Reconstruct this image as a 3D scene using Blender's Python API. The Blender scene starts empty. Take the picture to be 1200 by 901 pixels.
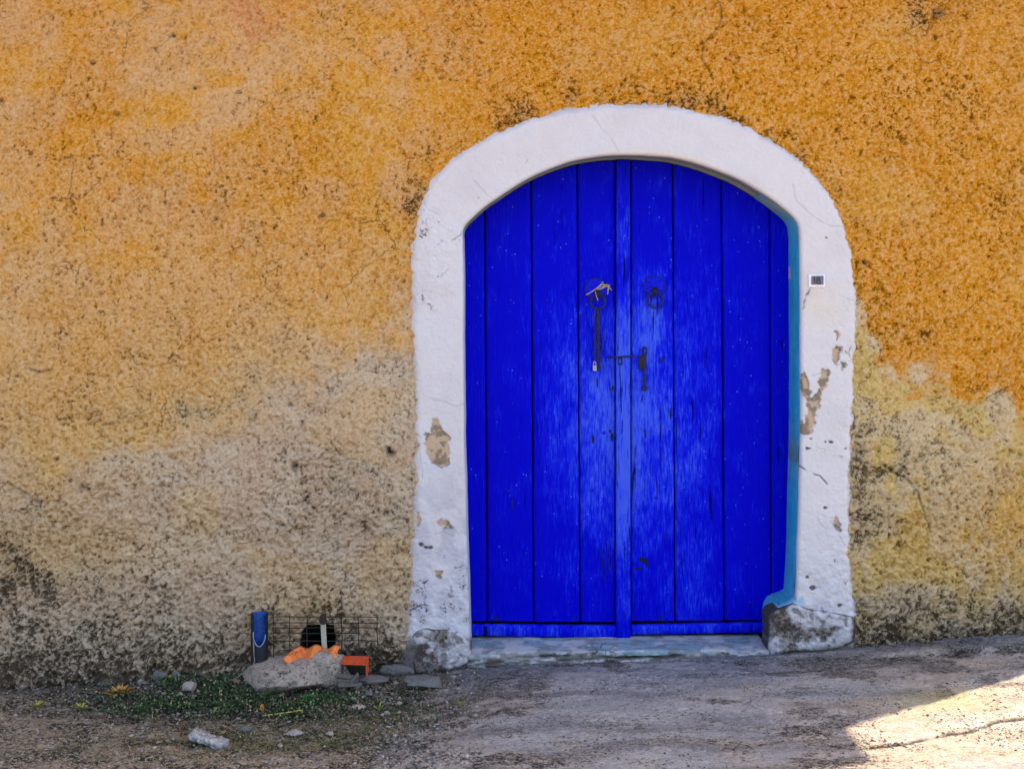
import bpy, bmesh, math, random
import numpy as np
from mathutils import Vector, Matrix

random.seed(7)
R = math.radians
scene = bpy.context.scene
COL = scene.collection

# ------------------------------------------------------------------ camera, sky, sun, exposure
S = 270.0            # photograph pixels per metre on the wall plane (y = 0)
HZ = 330.0           # eye level in the photograph
DC = 5.0             # metres from the wall to the camera
CZ = (770.0 - HZ) / S
cam_d = bpy.data.cameras.new('camera')
cam = bpy.data.objects.new('camera', cam_d)
COL.objects.link(cam)
cam.location = (0, -DC, CZ)
cam.rotation_euler = (R(90), 0, 0)
cam_d.sensor_width = 36.0
cam_d.lens = 36.0 * DC * S / 1200.0
cam_d.shift_y = -(450.5 - HZ) / 1200.0
cam_d.clip_start = 0.05
cam_d.clip_end = 2000
scene.camera = cam

SUN = Vector((0.545, 0.275, 1.0)).normalized()      # towards the sun: high, behind the house to the right
w = bpy.data.worlds.new('World')
scene.world = w
w.use_nodes = True
nt = w.node_tree
bg = nt.nodes['Background']
sky = nt.nodes.new('ShaderNodeTexSky')
sky.sky_type = 'NISHITA'
sky.sun_disc = False
sky.sun_elevation = math.asin(SUN.z)
sky.sun_rotation = math.atan2(SUN.x, SUN.y)
sky.air_density = 1.0
sky.dust_density = 2.5
sky.ozone_density = 1.0
nt.links.new(sky.outputs[0], bg.inputs[0])
bg.inputs[1].default_value = 0.15
sun_d = bpy.data.lights.new('sun', 'SUN')
sun_d.energy = 4.4
sun_d.angle = R(0.55)
sun_d.color = (1.0, 0.89, 0.70)
sun = bpy.data.objects.new('sun', sun_d)
COL.objects.link(sun)
sun.rotation_euler = (-SUN).to_track_quat('-Z', 'Y').to_euler()
sun.location = (4, 2, 9)
scene.view_settings.view_transform = 'Standard'
scene.view_settings.look = 'None'
scene.view_settings.gamma = 1.0
scene.view_settings.exposure = 1.86

# ------------------------------------------------------------------ numbers
def lin(r, g, b):
    f = lambda c: c / 12.92 if c <= 0.04045 else ((c + 0.055) / 1.055) ** 2.4
    return np.array([f(r / 255), f(g / 255), f(b / 255)])

def smooth(a, b, x):
    t = np.clip((x - a) / (b - a), 0, 1)
    return t * t * (3 - 2 * t)

_tabs = {}
def vnoise(x, y, seed=0):
    if seed not in _tabs:
        _tabs[seed] = np.random.RandomState(seed + 11).rand(256, 256)
    T = _tabs[seed]
    xi = np.floor(x).astype(int); yi = np.floor(y).astype(int)
    fx = x - xi; fy = y - yi
    fx = fx * fx * (3 - 2 * fx); fy = fy * fy * (3 - 2 * fy)
    a = T[xi & 255, yi & 255]; b = T[(xi + 1) & 255, yi & 255]
    c = T[xi & 255, (yi + 1) & 255]; d = T[(xi + 1) & 255, (yi + 1) & 255]
    return (a * (1 - fx) + b * fx) * (1 - fy) + (c * (1 - fx) + d * fx) * fy

def fbm(x, y, freq, oct=4, seed=0, gain=0.5):
    s = 0; a = 1; t = 0
    for k in range(oct):
        s = s + a * vnoise(x * freq + 17.3 * k, y * freq + 5.1 * k, seed + k)
        t += a; a *= gain; freq *= 2.03
    return s / t

def seg_dist(px, py, pts):
    d = np.full(np.shape(px), 1e9)
    for (x0, y0), (x1, y1) in zip(pts[:-1], pts[1:]):
        vx, vy = x1 - x0, y1 - y0
        t = np.clip(((px - x0) * vx + (py - y0) * vy) / (vx * vx + vy * vy + 1e-9), 0, 1)
        d = np.minimum(d, np.hypot(px - x0 - t * vx, py - y0 - t * vy))
    return d

def inside(px, py, poly):
    c = np.zeros(np.shape(px), bool)
    n = len(poly)
    for i in range(n):
        x0, y0 = poly[i]; x1, y1 = poly[(i + 1) % n]
        if y0 == y1:
            continue
        c ^= ((y0 > py) != (y1 > py)) & (px < (x1 - x0) * (py - y0) / (y1 - y0) + x0)
    return c

def sdist(px, py, poly):      # positive inside
    d = seg_dist(px, py, list(poly) + [poly[0]])
    return np.where(inside(px, py, poly), d, -d)

def blob(px, py, cx, cy, rx, ry):
    return np.exp(-(((px - cx) / rx) ** 2 + ((py - cy) / ry) ** 2))

def mixc(A, B, t):
    t = np.asarray(t)[..., None]
    return A * (1 - t) + B * t

def at(px, py, y=0.0):
    """the place seen at a photograph pixel, at depth y"""
    k = (DC + y) / DC / S
    return Vector(((px - 600) * k, y, CZ + (HZ - py) * k))

# ground surface: the lane climbs gently to the right
def ground_base(x, y):
    x = np.asarray(x, float); y = np.asarray(y, float)
    xs = np.clip(x, -14, 14)
    h = np.interp(xs, [-14, -2.22, -1.2, -0.44, 0.0, 1.1, 1.6, 2.22, 3.2, 14], [-0.65, -0.150, -0.115, -0.075, -0.025, 0.022, 0.045, 0.085, 0.15, 0.8])
    h = h - 0.012 * np.clip(-y, 0, 8)
    return h

def ground_h(x, y):
    x = np.asarray(x, float); y = np.asarray(y, float)
    h = ground_base(x, y)
    h = h + 0.030 * (fbm(x, y, 1.6, 3, 40) - 0.5)
    left = smooth(-0.15, -0.55, x + 0.25 * (fbm(x, y, 3, 2, 44) - 0.5) + 0.10 * np.clip(-y, 0, 1.2))
    h = h + (0.016 + 0.020 * left) * (fbm(x, y, 14, 4, 50, 0.68) - 0.5) + 0.006 * (fbm(x, y, 62, 2, 57, 0.7) - 0.5)
    h = h + left * 0.02 * smooth(-0.25, 0.0, y)
    # concrete skim with a worn edge on the right
    ry = -0.13 - 0.02 * np.sin(x * 4) + 0.02 * (x - 1.5)
    h = h + 0.016 * smooth(1.45, 1.75, x) * smooth(ry - 0.015, ry + 0.02, y)
    return h

def on_ground(px, py):
    y = -0.3
    for _ in range(25):
        g = float(ground_h(np.array((px - 600) / S * (DC + y) / DC), np.array(y)))
        y = (CZ - g) * S * DC / (py - HZ) - DC
        y = min(y, -0.01)
    x = (px - 600) / S * (DC + y) / DC
    return Vector((x, y, float(ground_h(np.array(x), np.array(y)))))

# ------------------------------------------------------------------ meshes
def link(name, me, mat=None, parent=None, smooth_=False):
    o = bpy.data.objects.new(name, me)
    COL.objects.link(o)
    if mat is not None and not me.materials:
        me.materials.append(mat)
    if parent is not None:
        o.parent = parent
    if smooth_ and len(me.polygons):
        me.polygons.foreach_set('use_smooth', [True] * len(me.polygons))
    return o

def raw_mesh(name, V, F):
    """V (n,3), F (m,4) quads by numpy"""
    me = bpy.data.meshes.new(name)
    V = np.asarray(V, np.float32); F = np.asarray(F, np.int32)
    k = F.shape[1]
    me.vertices.add(len(V)); me.vertices.foreach_set('co', V.ravel())
    me.loops.add(F.size); me.loops.foreach_set('vertex_index', F.ravel())
    me.polygons.add(len(F))
    me.polygons.foreach_set('loop_start', np.arange(0, F.size, k, dtype=np.int32))
    me.polygons.foreach_set('loop_total', np.full(len(F), k, np.int32))
    me.update(calc_edges=True)
    return me

def grid_mesh(name, P, keep=None, attrs=None, flip=False):
    n, m = P.shape[:2]
    idx = np.arange(n * m).reshape(n, m)
    q = np.stack([idx[:-1, :-1], idx[1:, :-1], idx[1:, 1:], idx[:-1, 1:]], -1)
    if flip:
        q = q[..., ::-1]
    if keep is not None:
        kf = keep[:-1, :-1] & keep[1:, :-1] & keep[1:, 1:] & keep[:-1, 1:]
        q = q[kf]
    q = q.reshape(-1, 4)
    used = np.unique(q)
    mp = np.full(n * m, -1, np.int32); mp[used] = np.arange(len(used))
    me = raw_mesh(name, P.reshape(-1, 3)[used], mp[q])
    for k, a in (attrs or {}).items():
        a = np.asarray(a, np.float32)
        if a.ndim == 3:
            A = me.attributes.new(k, 'FLOAT_COLOR', 'POINT')
            rgba = np.ones((len(used), 4), np.float32)
            rgba[:, :3] = np.clip(a.reshape(-1, 3)[used], 0, 1)
            A.data.foreach_set('color', rgba.ravel())
        else:
            A = me.attributes.new(k, 'FLOAT', 'POINT')
            A.data.foreach_set('value', a.reshape(-1)[used])
    return me

def bm_link(name, bm, mat, parent=None, smooth_=False):
    me = bpy.data.meshes.new(name)
    bmesh.ops.recalc_face_normals(bm, faces=bm.faces[:])
    bm.to_mesh(me); bm.free()
    return link(name, me, mat, parent, smooth_)

def add_box(bm, cx, cy, cz, sx, sy, sz, rot=None, bev=0.0):
    r = bmesh.ops.create_cube(bm, size=1.0)
    vs = r['verts']
    M = Matrix.Translation((cx, cy, cz)) @ (rot or Matrix.Identity(4)) @ Matrix.Diagonal((sx, sy, sz, 1))
    bmesh.ops.transform(bm, matrix=M, verts=vs)
    if bev:
        es = list({e for v in vs for e in v.link_edges})
        bmesh.ops.bevel(bm, geom=es, offset=bev, segments=2, affect='EDGES', profile=0.5)

def add_tube(bm, pts, r, n=8, cap=True, rz=None):
    pts = [Vector(p) for p in pts]
    rings = []
    up = Vector((0.13, 0.9, 0.31)).normalized()
    for i, p in enumerate(pts):
        t = (pts[min(i + 1, len(pts) - 1)] - pts[max(i - 1, 0)]).normalized()
        a = t.cross(up)
        if a.length < 1e-3:
            a = t.cross(Vector((1, 0, 0)))
        a.normalize(); b = t.cross(a)
        rr = r[i] if isinstance(r, (list, tuple)) else r
        rings.append([bm.verts.new(p + a * math.cos(2 * math.pi * k / n) * rr + b * math.sin(2 * math.pi * k / n) * rr) for k in range(n)])
    for A, B in zip(rings[:-1], rings[1:]):
        for k in range(n):
            bm.faces.new((A[k], A[(k + 1) % n], B[(k + 1) % n], B[k]))
    if cap:
        bm.faces.new(rings[0][::-1]); bm.faces.new(rings[-1])

def add_torus(bm, c, R_, r, axis_rot=None, n=28, m=8, sx=1.0, sz=1.0):
    M = Matrix.Translation(c) @ (axis_rot or Matrix.Identity(4))
    rows = []
    for i in range(n):
        a = 2 * math.pi * i / n
        row = []
        for j in range(m):
            b = 2 * math.pi * j / m
            q = R_ + r * math.cos(b)
            row.append(bm.verts.new(M @ Vector((q * math.cos(a) * sx, r * math.sin(b), q * math.sin(a) * sz))))
        rows.append(row)
    for i in range(n):
        A, B = rows[i], rows[(i + 1) % n]
        for j in range(m):
            bm.faces.new((A[j], A[(j + 1) % m], B[(j + 1) % m], B[j]))

def thing(name, label, cat, loc=(0, 0, 0), group=None):
    o = bpy.data.objects.new(name, None)
    COL.objects.link(o)
    o.location = loc
    o.empty_display_size = 0.05
    tag(o, label, cat, group)
    return o

def tag(o, label=None, cat=None, group=None, kind=None):
    if label: o['label'] = label
    if cat: o['category'] = cat
    if group: o['group'] = group
    if kind: o['kind'] = kind
    return o

# ------------------------------------------------------------------ materials
class Mat:
    def __init__(s, name, rough=0.9, spec=0.2, metal=0.0):
        s.m = bpy.data.materials.new(name); s.m.use_nodes = True
        s.nt = s.m.node_tree; s.b = s.nt.nodes['Principled BSDF']
        s.b.inputs['Roughness'].default_value = rough
        s.b.inputs['Specular IOR Level'].default_value = spec
        s.b.inputs['Metallic'].default_value = metal
        s.co = s.nt.nodes.new('ShaderNodeTexCoord').outputs['Object']
    def n(s, t): return s.nt.nodes.new(t)
    def l(s, a, b): s.nt.links.new(a, b)
    def mapping(s, scale, vec=None):
        q = s.n('ShaderNodeMapping'); q.inputs['Scale'].default_value = scale
        s.l(vec or s.co, q.inputs[0]); return q.outputs[0]
    def noise(s, scale, detail=4, rough=0.6, vec=None, dist=0.0):
        q = s.n('ShaderNodeTexNoise'); q.inputs['Scale'].default_value = scale
        q.inputs['Detail'].default_value = detail; q.inputs['Roughness'].default_value = rough
        q.inputs['Distortion'].default_value = dist
        s.l(vec or s.co, q.inputs['Vector']); return q.outputs['Fac']
    def voro(s, scale, vec=None, feat='F1', rnd=1.0):
        q = s.n('ShaderNodeTexVoronoi'); q.feature = feat; q.inputs['Scale'].default_value = scale
        q.inputs['Randomness'].default_value = rnd
        s.l(vec or s.co, q.inputs['Vector']); return q.outputs['Distance']
    def rng(s, v, a, b, c=0.0, d=1.0, sm=True):
        q = s.n('ShaderNodeMapRange'); q.interpolation_type = 'SMOOTHSTEP' if sm else 'LINEAR'
        for i, x in zip((1, 2, 3, 4), (a, b, c, d)):
            if hasattr(x, 'is_output'): s.l(x, q.inputs[i])
            else: q.inputs[i].default_value = x
        s.l(v, q.inputs[0]); return q.outputs[0]
    def math(s, op, a, b=0.0, clamp=False):
        q = s.n('ShaderNodeMath'); q.operation = op; q.use_clamp = clamp
        for i, x in enumerate((a, b)):
            if hasattr(x, 'is_output'): s.l(x, q.inputs[i])
            else: q.inputs[i].default_value = x
        return q.outputs[0]
    def mix(s, f, a, b, mode='MIX'):
        q = s.n('ShaderNodeMix'); q.data_type = 'RGBA'; q.blend_type = mode
        for i, x in zip((0, 6, 7), (f, a, b)):
            if hasattr(x, 'is_output'): s.l(x, q.inputs[i])
            elif i == 0: q.inputs[0].default_value = x
            else: q.inputs[i].default_value = (*x[:3], 1)
        return q.outputs[2]
    def attr(s, name, fac=False):
        q = s.n('ShaderNodeAttribute'); q.attribute_name = name
        return q.outputs['Fac' if fac else 'Color']
    def rand(s):
        return s.n('ShaderNodeObjectInfo').outputs['Random']
    def bump(s, h, strength=0.5, dist=0.01):
        q = s.n('ShaderNodeBump'); q.inputs['Strength'].default_value = strength
        q.inputs['Distance'].default_value = dist
        s.l(h, q.inputs['Height']); s.l(q.outputs[0], s.b.inputs['Normal'])
    def color(s, c):
        if hasattr(c, 'is_output'): s.l(c, s.b.inputs['Base Color'])
        else: s.b.inputs['Base Color'].default_value = (*c[:3], 1)
        return s.m

def plaster_mat():
    s = Mat('rough_plaster', 0.95, 0.05)
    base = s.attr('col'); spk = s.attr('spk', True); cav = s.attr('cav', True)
    m = s.mapping((1, 1, 1.15))
    n1 = s.noise(88, 7, 0.74, m, 0.5)
    n2 = s.noise(210, 4, 0.75, m, 0.3)
    n3 = s.noise(14, 5, 0.65, m)
    v = s.voro(70, m)
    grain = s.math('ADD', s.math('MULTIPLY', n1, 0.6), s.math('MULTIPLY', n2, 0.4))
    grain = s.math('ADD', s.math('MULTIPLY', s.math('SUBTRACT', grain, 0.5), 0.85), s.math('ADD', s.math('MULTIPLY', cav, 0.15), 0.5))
    # relief shading put into the colour: light crests, dark pits
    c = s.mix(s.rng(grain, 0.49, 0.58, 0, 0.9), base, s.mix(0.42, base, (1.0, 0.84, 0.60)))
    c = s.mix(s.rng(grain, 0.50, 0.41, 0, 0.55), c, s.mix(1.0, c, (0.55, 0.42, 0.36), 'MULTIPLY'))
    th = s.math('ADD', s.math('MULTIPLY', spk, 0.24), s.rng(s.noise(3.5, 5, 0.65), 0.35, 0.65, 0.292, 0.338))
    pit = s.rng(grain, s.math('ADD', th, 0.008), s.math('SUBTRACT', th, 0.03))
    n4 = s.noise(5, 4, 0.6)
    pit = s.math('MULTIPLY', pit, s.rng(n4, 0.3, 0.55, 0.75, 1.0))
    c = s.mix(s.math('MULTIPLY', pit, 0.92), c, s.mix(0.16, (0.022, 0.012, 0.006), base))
    dw = s.noise(7, 4, 0.6); ad = s.n('ShaderNodeVectorMath'); ad.operation = 'ADD'; s.l(s.co, ad.inputs[0]); s.l(s.mix(0.12, (0, 0, 0), dw.node.outputs['Color']), ad.inputs[1])
    ve = s.voro(3.2, ad.outputs[0], 'DISTANCE_TO_EDGE'); hk = s.math('MULTIPLY', s.rng(ve, 0.010, 0.002), s.rng(s.noise(2.3, 3, 0.6), 0.52, 0.62))
    c = s.mix(s.math('MULTIPLY', hk, 0.6), c, (0.03, 0.018, 0.01))
    fl = s.rng(n3, 0.35, 0.65, -0.0, 0.18)
    c = s.mix(fl, c, s.mix(1.0, c, (0.80, 0.68, 0.58), 'MULTIPLY'))
    h = s.math('ADD', s.math('MULTIPLY', grain, 1.0), s.math('MULTIPLY', n3, 0.8))
    h = s.math('SUBTRACT', h, s.math('MULTIPLY', pit, 0.22))
    s.bump(h, 1.0, 0.04)
    return s.color(c)

def lime_mat():
    s = Mat('limewash', 0.85, 0.15)
    base = s.attr('col'); spk = s.attr('spk', True)
    n1 = s.noise(60, 5, 0.65); n2 = s.noise(9, 5, 0.6); n3 = s.noise(170, 3, 0.6)
    c = s.mix(s.rng(n2, 0.3, 0.7, 0, 0.22), base, s.mix(1.0, base, (0.80, 0.81, 0.85), 'MULTIPLY'))
    th = s.math('ADD', s.math('MULTIPLY', spk, 0.32), 0.22)
    g = s.math('ADD', s.math('MULTIPLY', n1, 0.6), s.math('MULTIPLY', n3, 0.4))
    pit = s.rng(g, th, s.math('SUBTRACT', th, 0.04))
    c = s.mix(s.math('MULTIPLY', pit, 0.85), c, (0.05, 0.042, 0.036))
    dw = s.noise(12, 4, 0.6); ad = s.n('ShaderNodeVectorMath'); ad.operation = 'ADD'; s.l(s.co, ad.inputs[0]); s.l(s.mix(0.10, (0, 0, 0), dw.node.outputs['Color']), ad.inputs[1])
    ve = s.voro(7, ad.outputs[0], 'DISTANCE_TO_EDGE'); hk = s.math('MULTIPLY', s.rng(ve, 0.030, 0.006), s.rng(s.math('ADD', s.noise(4, 4, 0.6), s.math('MULTIPLY', spk, 0.5)), 0.80, 0.92))
    c = s.mix(s.math('MULTIPLY', hk, 0.7), c, (0.05, 0.042, 0.036))
    h = s.math('SUBTRACT', s.math('ADD', s.math('MULTIPLY', g, 0.9), n2), s.math('MULTIPLY', hk, 0.4))
    s.bump(s.math('SUBTRACT', h, s.math('MULTIPLY', pit, 0.4)), 0.6, 0.010)
    return s.color(c)

def ground_mat():
    s = Mat('street_surface', 0.95, 0.1)
    base = s.attr('col'); spk = s.attr('spk', True)
    m = s.mapping((0.75, 1.25, 1))
    n1 = s.noise(60, 7, 0.78, m, 0.4); n2 = s.noise(170, 4, 0.75, m); n3 = s.noise(9, 6, 0.65, m)
    g = s.math('ADD', s.math('MULTIPLY', n1, 0.6), s.math('MULTIPLY', n2, 0.4))
    c = s.mix(s.rng(g, 0.5, 0.60, 0, 0.7), base, s.mix(0.45, base, (0.85, 0.77, 0.67)))
    c = s.mix(s.rng(g, 0.50, 0.43, 0, 0.45), c, s.mix(1.0, c, (0.5, 0.45, 0.42), 'MULTIPLY'))
    th = s.math('ADD', s.math('MULTIPLY', spk, 0.21), 0.345)
    pit = s.rng(g, th, s.math('SUBTRACT', th, 0.035))
    c = s.mix(s.math('MULTIPLY', pit, 0.88), c, (0.018, 0.014, 0.011))
    c = s.mix(s.rng(n3, 0.35, 0.65, 0, 0.35), c, s.mix(1.0, c, (0.6, 0.56, 0.55), 'MULTIPLY'))
    h = s.math('ADD', s.math('MULTIPLY', g, 1.0), s.math('MULTIPLY', n3, 0.7))
    s.bump(h, 1.0, 0.022)
    return s.color(c)

def door_mat():
    s = Mat('blue_door_paint', 0.6, 0.04)
    wear = s.attr('wear', True); grime = s.attr('grime', True)
    r = s.rand()
    off = s.n('ShaderNodeCombineXYZ'); s.l(s.math('MULTIPLY', r, 30), off.inputs[0]); s.l(s.math('MULTIPLY', r, 11), off.inputs[2])
    add = s.n('ShaderNodeVectorMath'); add.operation = 'ADD'; s.l(s.co, add.inputs[0]); s.l(off.outputs[0], add.inputs[1])
    v = add.outputs[0]
    grain = s.noise(60, 6, 0.68, s.mapping((1, 1, 0.05), v), 0.35)
    fine = s.noise(150, 4, 0.7, s.mapping((1, 1, 0.12), v), 0.0)
    mott = s.noise(10, 6, 0.7, s.mapping((1, 1, 0.6), v))
    sp = s.voro(38, s.mapping((1, 1, 0.8), v))
    deep = (0.0, 0.0004, 0.47); mid = (0.004, 0.012, 0.60); pale = (0.045, 0.095, 0.66)
    k = s.math('ADD', wear, s.math('MULTIPLY', s.math('SUBTRACT', mott, 0.5), 1.5))
    k = s.math('ADD', k, s.math('MULTIPLY', s.math('SUBTRACT', fine, 0.5), 1.8))
    c = s.mix(s.rng(k, 0.05, 0.6), deep, mid)
    c = s.mix(s.rng(k, 0.4, 1.15), c, pale)
    # pinpoint flecks where the paint popped off
    fl = s.math('MULTIPLY', s.rng(sp, 0.13, 0.06), s.rng(mott, 0.47, 0.58))
    c = s.mix(s.math('MULTIPLY', fl, 0.5), c, (0.16, 0.24, 0.8))
    # grain splits
    sthr = s.math('ADD', s.math('MULTIPLY', wear, 0.075), 0.312)
    sp2 = s.rng(grain, s.math('ADD', sthr, 0.03), sthr)
    c = s.mix(s.math('MULTIPLY', sp2, 0.9), c, (0.0, 0.0, 0.045))
    g2 = s.noise(40, 5, 0.7, s.mapping((1, 1, 0.35), v))
    gr = s.rng(s.math('ADD', grime, s.math('SUBTRACT', g2, 0.5)), 0.52, 0.66)
    c = s.mix(s.math('MULTIPLY', gr, 0.92), c, (0.012, 0.012, 0.03))
    s.l(s.rng(k, 0.0, 1.0, 0.55, 0.75), s.b.inputs['Roughness'])
    h = s.math('ADD', s.math('MULTIPLY', grain, 0.6), s.math('MULTIPLY', fine, 0.35))
    h = s.math('SUBTRACT', h, s.math('MULTIPLY', sp2, 0.5))
    s.bump(h, 0.8, 0.008)
    return s.color(c)

def simple(name, c, rough=0.8, spec=0.2, metal=0.0, var=0.35, scale=40, bump=0.4, bd=0.004, dark=(0.03, 0.025, 0.02), pit=0.36):
    s = Mat(name, rough, spec, metal)
    n1 = s.noise(scale, 5, 0.65); n2 = s.noise(scale * 3.1, 3, 0.6)
    g = s.math('ADD', s.math('MULTIPLY', n1, 0.6), s.math('MULTIPLY', n2, 0.4))
    cc = s.mix(s.rng(g, 0.35, 0.65, 0, var), tuple(c), tuple(min(1, x * 1.5 + 0.03) for x in c))
    cc = s.mix(s.rng(g, pit + 0.06, pit - 0.03, 0, 0.8), cc, dark)
    if bump: s.bump(g, min(1, bump * 1.3), bd * 1.3)
    return s.color(cc)

M_plaster = plaster_mat(); M_lime = lime_mat(); M_ground = ground_mat(); M_door = door_mat()
M_teal = None
def teal_mat():
    s = Mat('teal_frame_paint', 0.6, 0.25)
    base = s.attr('col')
    n1 = s.noise(50, 5, 0.7, s.mapping((1, 1, 0.25))); n2 = s.noise(12, 5, 0.65)
    c = s.mix(s.rng(n2, 0.35, 0.65, 0, 0.5), base, s.mix(1.0, base, (0.45, 0.6, 0.7), 'MULTIPLY'))
    c = s.mix(s.rng(n1, 0.38, 0.33, 0, 0.85), c, (0.015, 0.03, 0.03))
    s.bump(n1, 0.5, 0.004)
    return s.color(c)
M_teal = teal_mat()
M_black_iron = simple('dark_iron', (0.010, 0.010, 0.016), 0.6, 0.15, 0.0, dark=(0.03, 0.012, 0.006))
M_ring = simple('blue_painted_iron', (0.006, 0.008, 0.05), 0.55, 0.15, 0.0, scale=120)
M_plate = simple('blue_painted_plate', (0.001, 0.004, 0.46), 0.6, 0.04, scale=120, dark=(0, 0, 0.05))
M_steel = simple('dull_steel', (0.016, 0.017, 0.03), 0.5, 0.25, 0.2, scale=150)
M_brass = simple('pale_worn_metal', (0.24, 0.29, 0.26), 0.35, 0.5, 0.3, scale=150)
M_twine = simple('straw_twine', (0.42, 0.33, 0.08), 0.95, 0.05, scale=200)
M_vent_shade = simple('vent_recess_shade', (0.03, 0.027, 0.024), 0.95, 0.05)  # near-black colour standing in for shade inside the vent
M_wood_dark = simple('unpainted_dark_wood', (0.008, 0.008, 0.02), 0.9, 0.05)
M_rust = simple('rusty_wire', (0.03, 0.022, 0.018), 0.8, 0.2, 0.2, scale=200, dark=(0.015, 0.008, 0.005))
M_bar = simple('galvanised_bar', (0.34, 0.33, 0.25), 0.7, 0.3, 0.1, scale=90)
M_terra = simple('orange_roof_tile_clay', (0.56, 0.145, 0.035), 0.85, 0.1, var=0.8, scale=60, bd=0.006, dark=(0.10, 0.03, 0.012), pit=0.38)
M_terra2 = simple('red_brick_clay', (0.42, 0.055, 0.012), 0.85, 0.1, var=0.8, scale=50, bd=0.006, dark=(0.08, 0.02, 0.01))
M_rubble = simple('rubble_concrete', (0.27, 0.215, 0.17), 0.95, 0.1, scale=55, bump=0.9, bd=0.012, var=0.8, dark=(0.03, 0.024, 0.02), pit=0.42)
M_stone_pale = simple('pale_stone', (0.28, 0.235, 0.195), 0.95, 0.1, scale=60, bump=0.8, bd=0.008)
M_stone_grey = simple('grey_stone', (0.13, 0.12, 0.11), 0.95, 0.1, scale=60, bump=0.8, bd=0.008, pit=0.4)
M_navy = simple('navy_plastic', (0.002, 0.004, 0.010), 0.45, 0.4, scale=50, bd=0.002)
M_pipe_blue = simple('blue_plastic', (0.006, 0.07, 0.28), 0.4, 0.4, scale=35, bump=0.3, bd=0.003, dark=(0.004, 0.01, 0.08), pit=0.42)
M_rim = simple('scuffed_plastic_rim', (0.16, 0.19, 0.32), 0.6, 0.3, scale=90)
M_cable = simple('grey_cable', (0.13, 0.12, 0.11), 0.7, 0.2)
M_hollow_shade = simple('brick_hollow_shade', (0.035, 0.028, 0.02), 1.0, 0.05)  # painted shade for the inside of the hollow brick
M_wood = simple('weathered_wood', (0.10, 0.09, 0.075), 0.9, 0.1, scale=70, bd=0.006)
M_tile_white = simple('glazed_white', (0.66, 0.63, 0.68), 0.35, 0.5, scale=60, pit=0.3)
M_ink = simple('black_enamel', (0.012, 0.012, 0.022), 0.4, 0.5)
M_ink_grey = simple('worn_enamel', (0.13, 0.125, 0.16), 0.5, 0.3, scale=200, pit=0.42)
M_roof = simple('terracotta_roof', (0.42, 0.16, 0.07), 0.9, 0.1)

def leaf_mat(name, cols, trans=0.2):
    s = Mat(name, 0.7, 0.2)
    a = s.attr('tint', True)
    ramp = s.n('ShaderNodeValToRGB')
    els = ramp.color_ramp.elements
    while len(els) < len(cols): els.new(0.5)
    for i, c in enumerate(cols):
        els[i].position = i / (len(cols) - 1); els[i].color = (*c, 1)
    s.l(a, ramp.inputs[0])
    return s.color(ramp.outputs[0])
M_weed = leaf_mat('weed_leaves', [(0.010, 0.013, 0.007), (0.024, 0.050, 0.016), (0.055, 0.105, 0.035), (0.20, 0.22, 0.10), (0.28, 0.22, 0.12)])
M_yellow = leaf_mat('yellowing_leaves', [(0.12, 0.12, 0.025), (0.32, 0.30, 0.05), (0.30, 0.26, 0.10)])
M_orange_leaf = leaf_mat('dry_orange_leaves', [(0.30, 0.12, 0.02), (0.55, 0.25, 0.05), (0.45, 0.28, 0.10)])
M_green_leaf = leaf_mat('fresh_green_leaves', [(0.02, 0.12, 0.02), (0.04, 0.30, 0.05), (0.15, 0.38, 0.08)])
M_litter = leaf_mat('dry_litter', [(0.05, 0.035, 0.02), (0.18, 0.14, 0.09), (0.30, 0.24, 0.12), (0.34, 0.30, 0.24)])
M_gravel = leaf_mat('gravel_stones', [(0.05, 0.042, 0.036), (0.13, 0.11, 0.095), (0.22, 0.19, 0.16), (0.38, 0.33, 0.29)])

# ------------------------------------------------------------------ outlines, measured on the wall plane
PAIRS = [((551, 800), (462, 805)), ((551, 772), (468, 782)), ((549, 700), (478, 705)), ((546, 600), (484, 600)), ((544, 500), (485, 500)),
         ((543, 400), (483, 400)), ((543, 330), (482, 320)), ((543, 285), (484, 275)), ((543.5, 268), (488, 250)), ((553, 256), (496, 230)), ((570, 241), (508, 207)),
         ((595, 224), (531, 184)), ((630, 204), (575, 158)), ((665, 191), (625, 138)), ((700, 184), (685, 125)), ((735, 182), (745, 121)),
         ((780, 184), (800, 126)), ((820, 193), (850, 138)), ((860, 208), (900, 162)), ((893, 227), (940, 190)), ((920, 246), (968, 222)),
         ((934, 260), (988, 255)), ((937, 275), (996, 278)), ((937.5, 310), (1002, 310)), ((938, 400), (1004, 380)), ((938, 500), (1000, 480)), ((936, 580), (997, 560)),
         ((934, 660), (996, 640)), ((931, 710), (1001, 700)), ((928, 772), (1005, 770)), ((928, 800), (1005, 800))]

def catmull(P, n):
    P = np.array(P, float)
    d = np.r_[0, np.cumsum(np.hypot(*np.diff(P, axis=0).T))]
    return P, d

inner = np.array([p[0] for p in PAIRS], float); outer = np.array([p[1] for p in PAIRS], float)
mid = (inner + outer) / 2
dl = np.r_[0, np.cumsum(np.hypot(*np.diff(mid, axis=0).T))]

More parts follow.
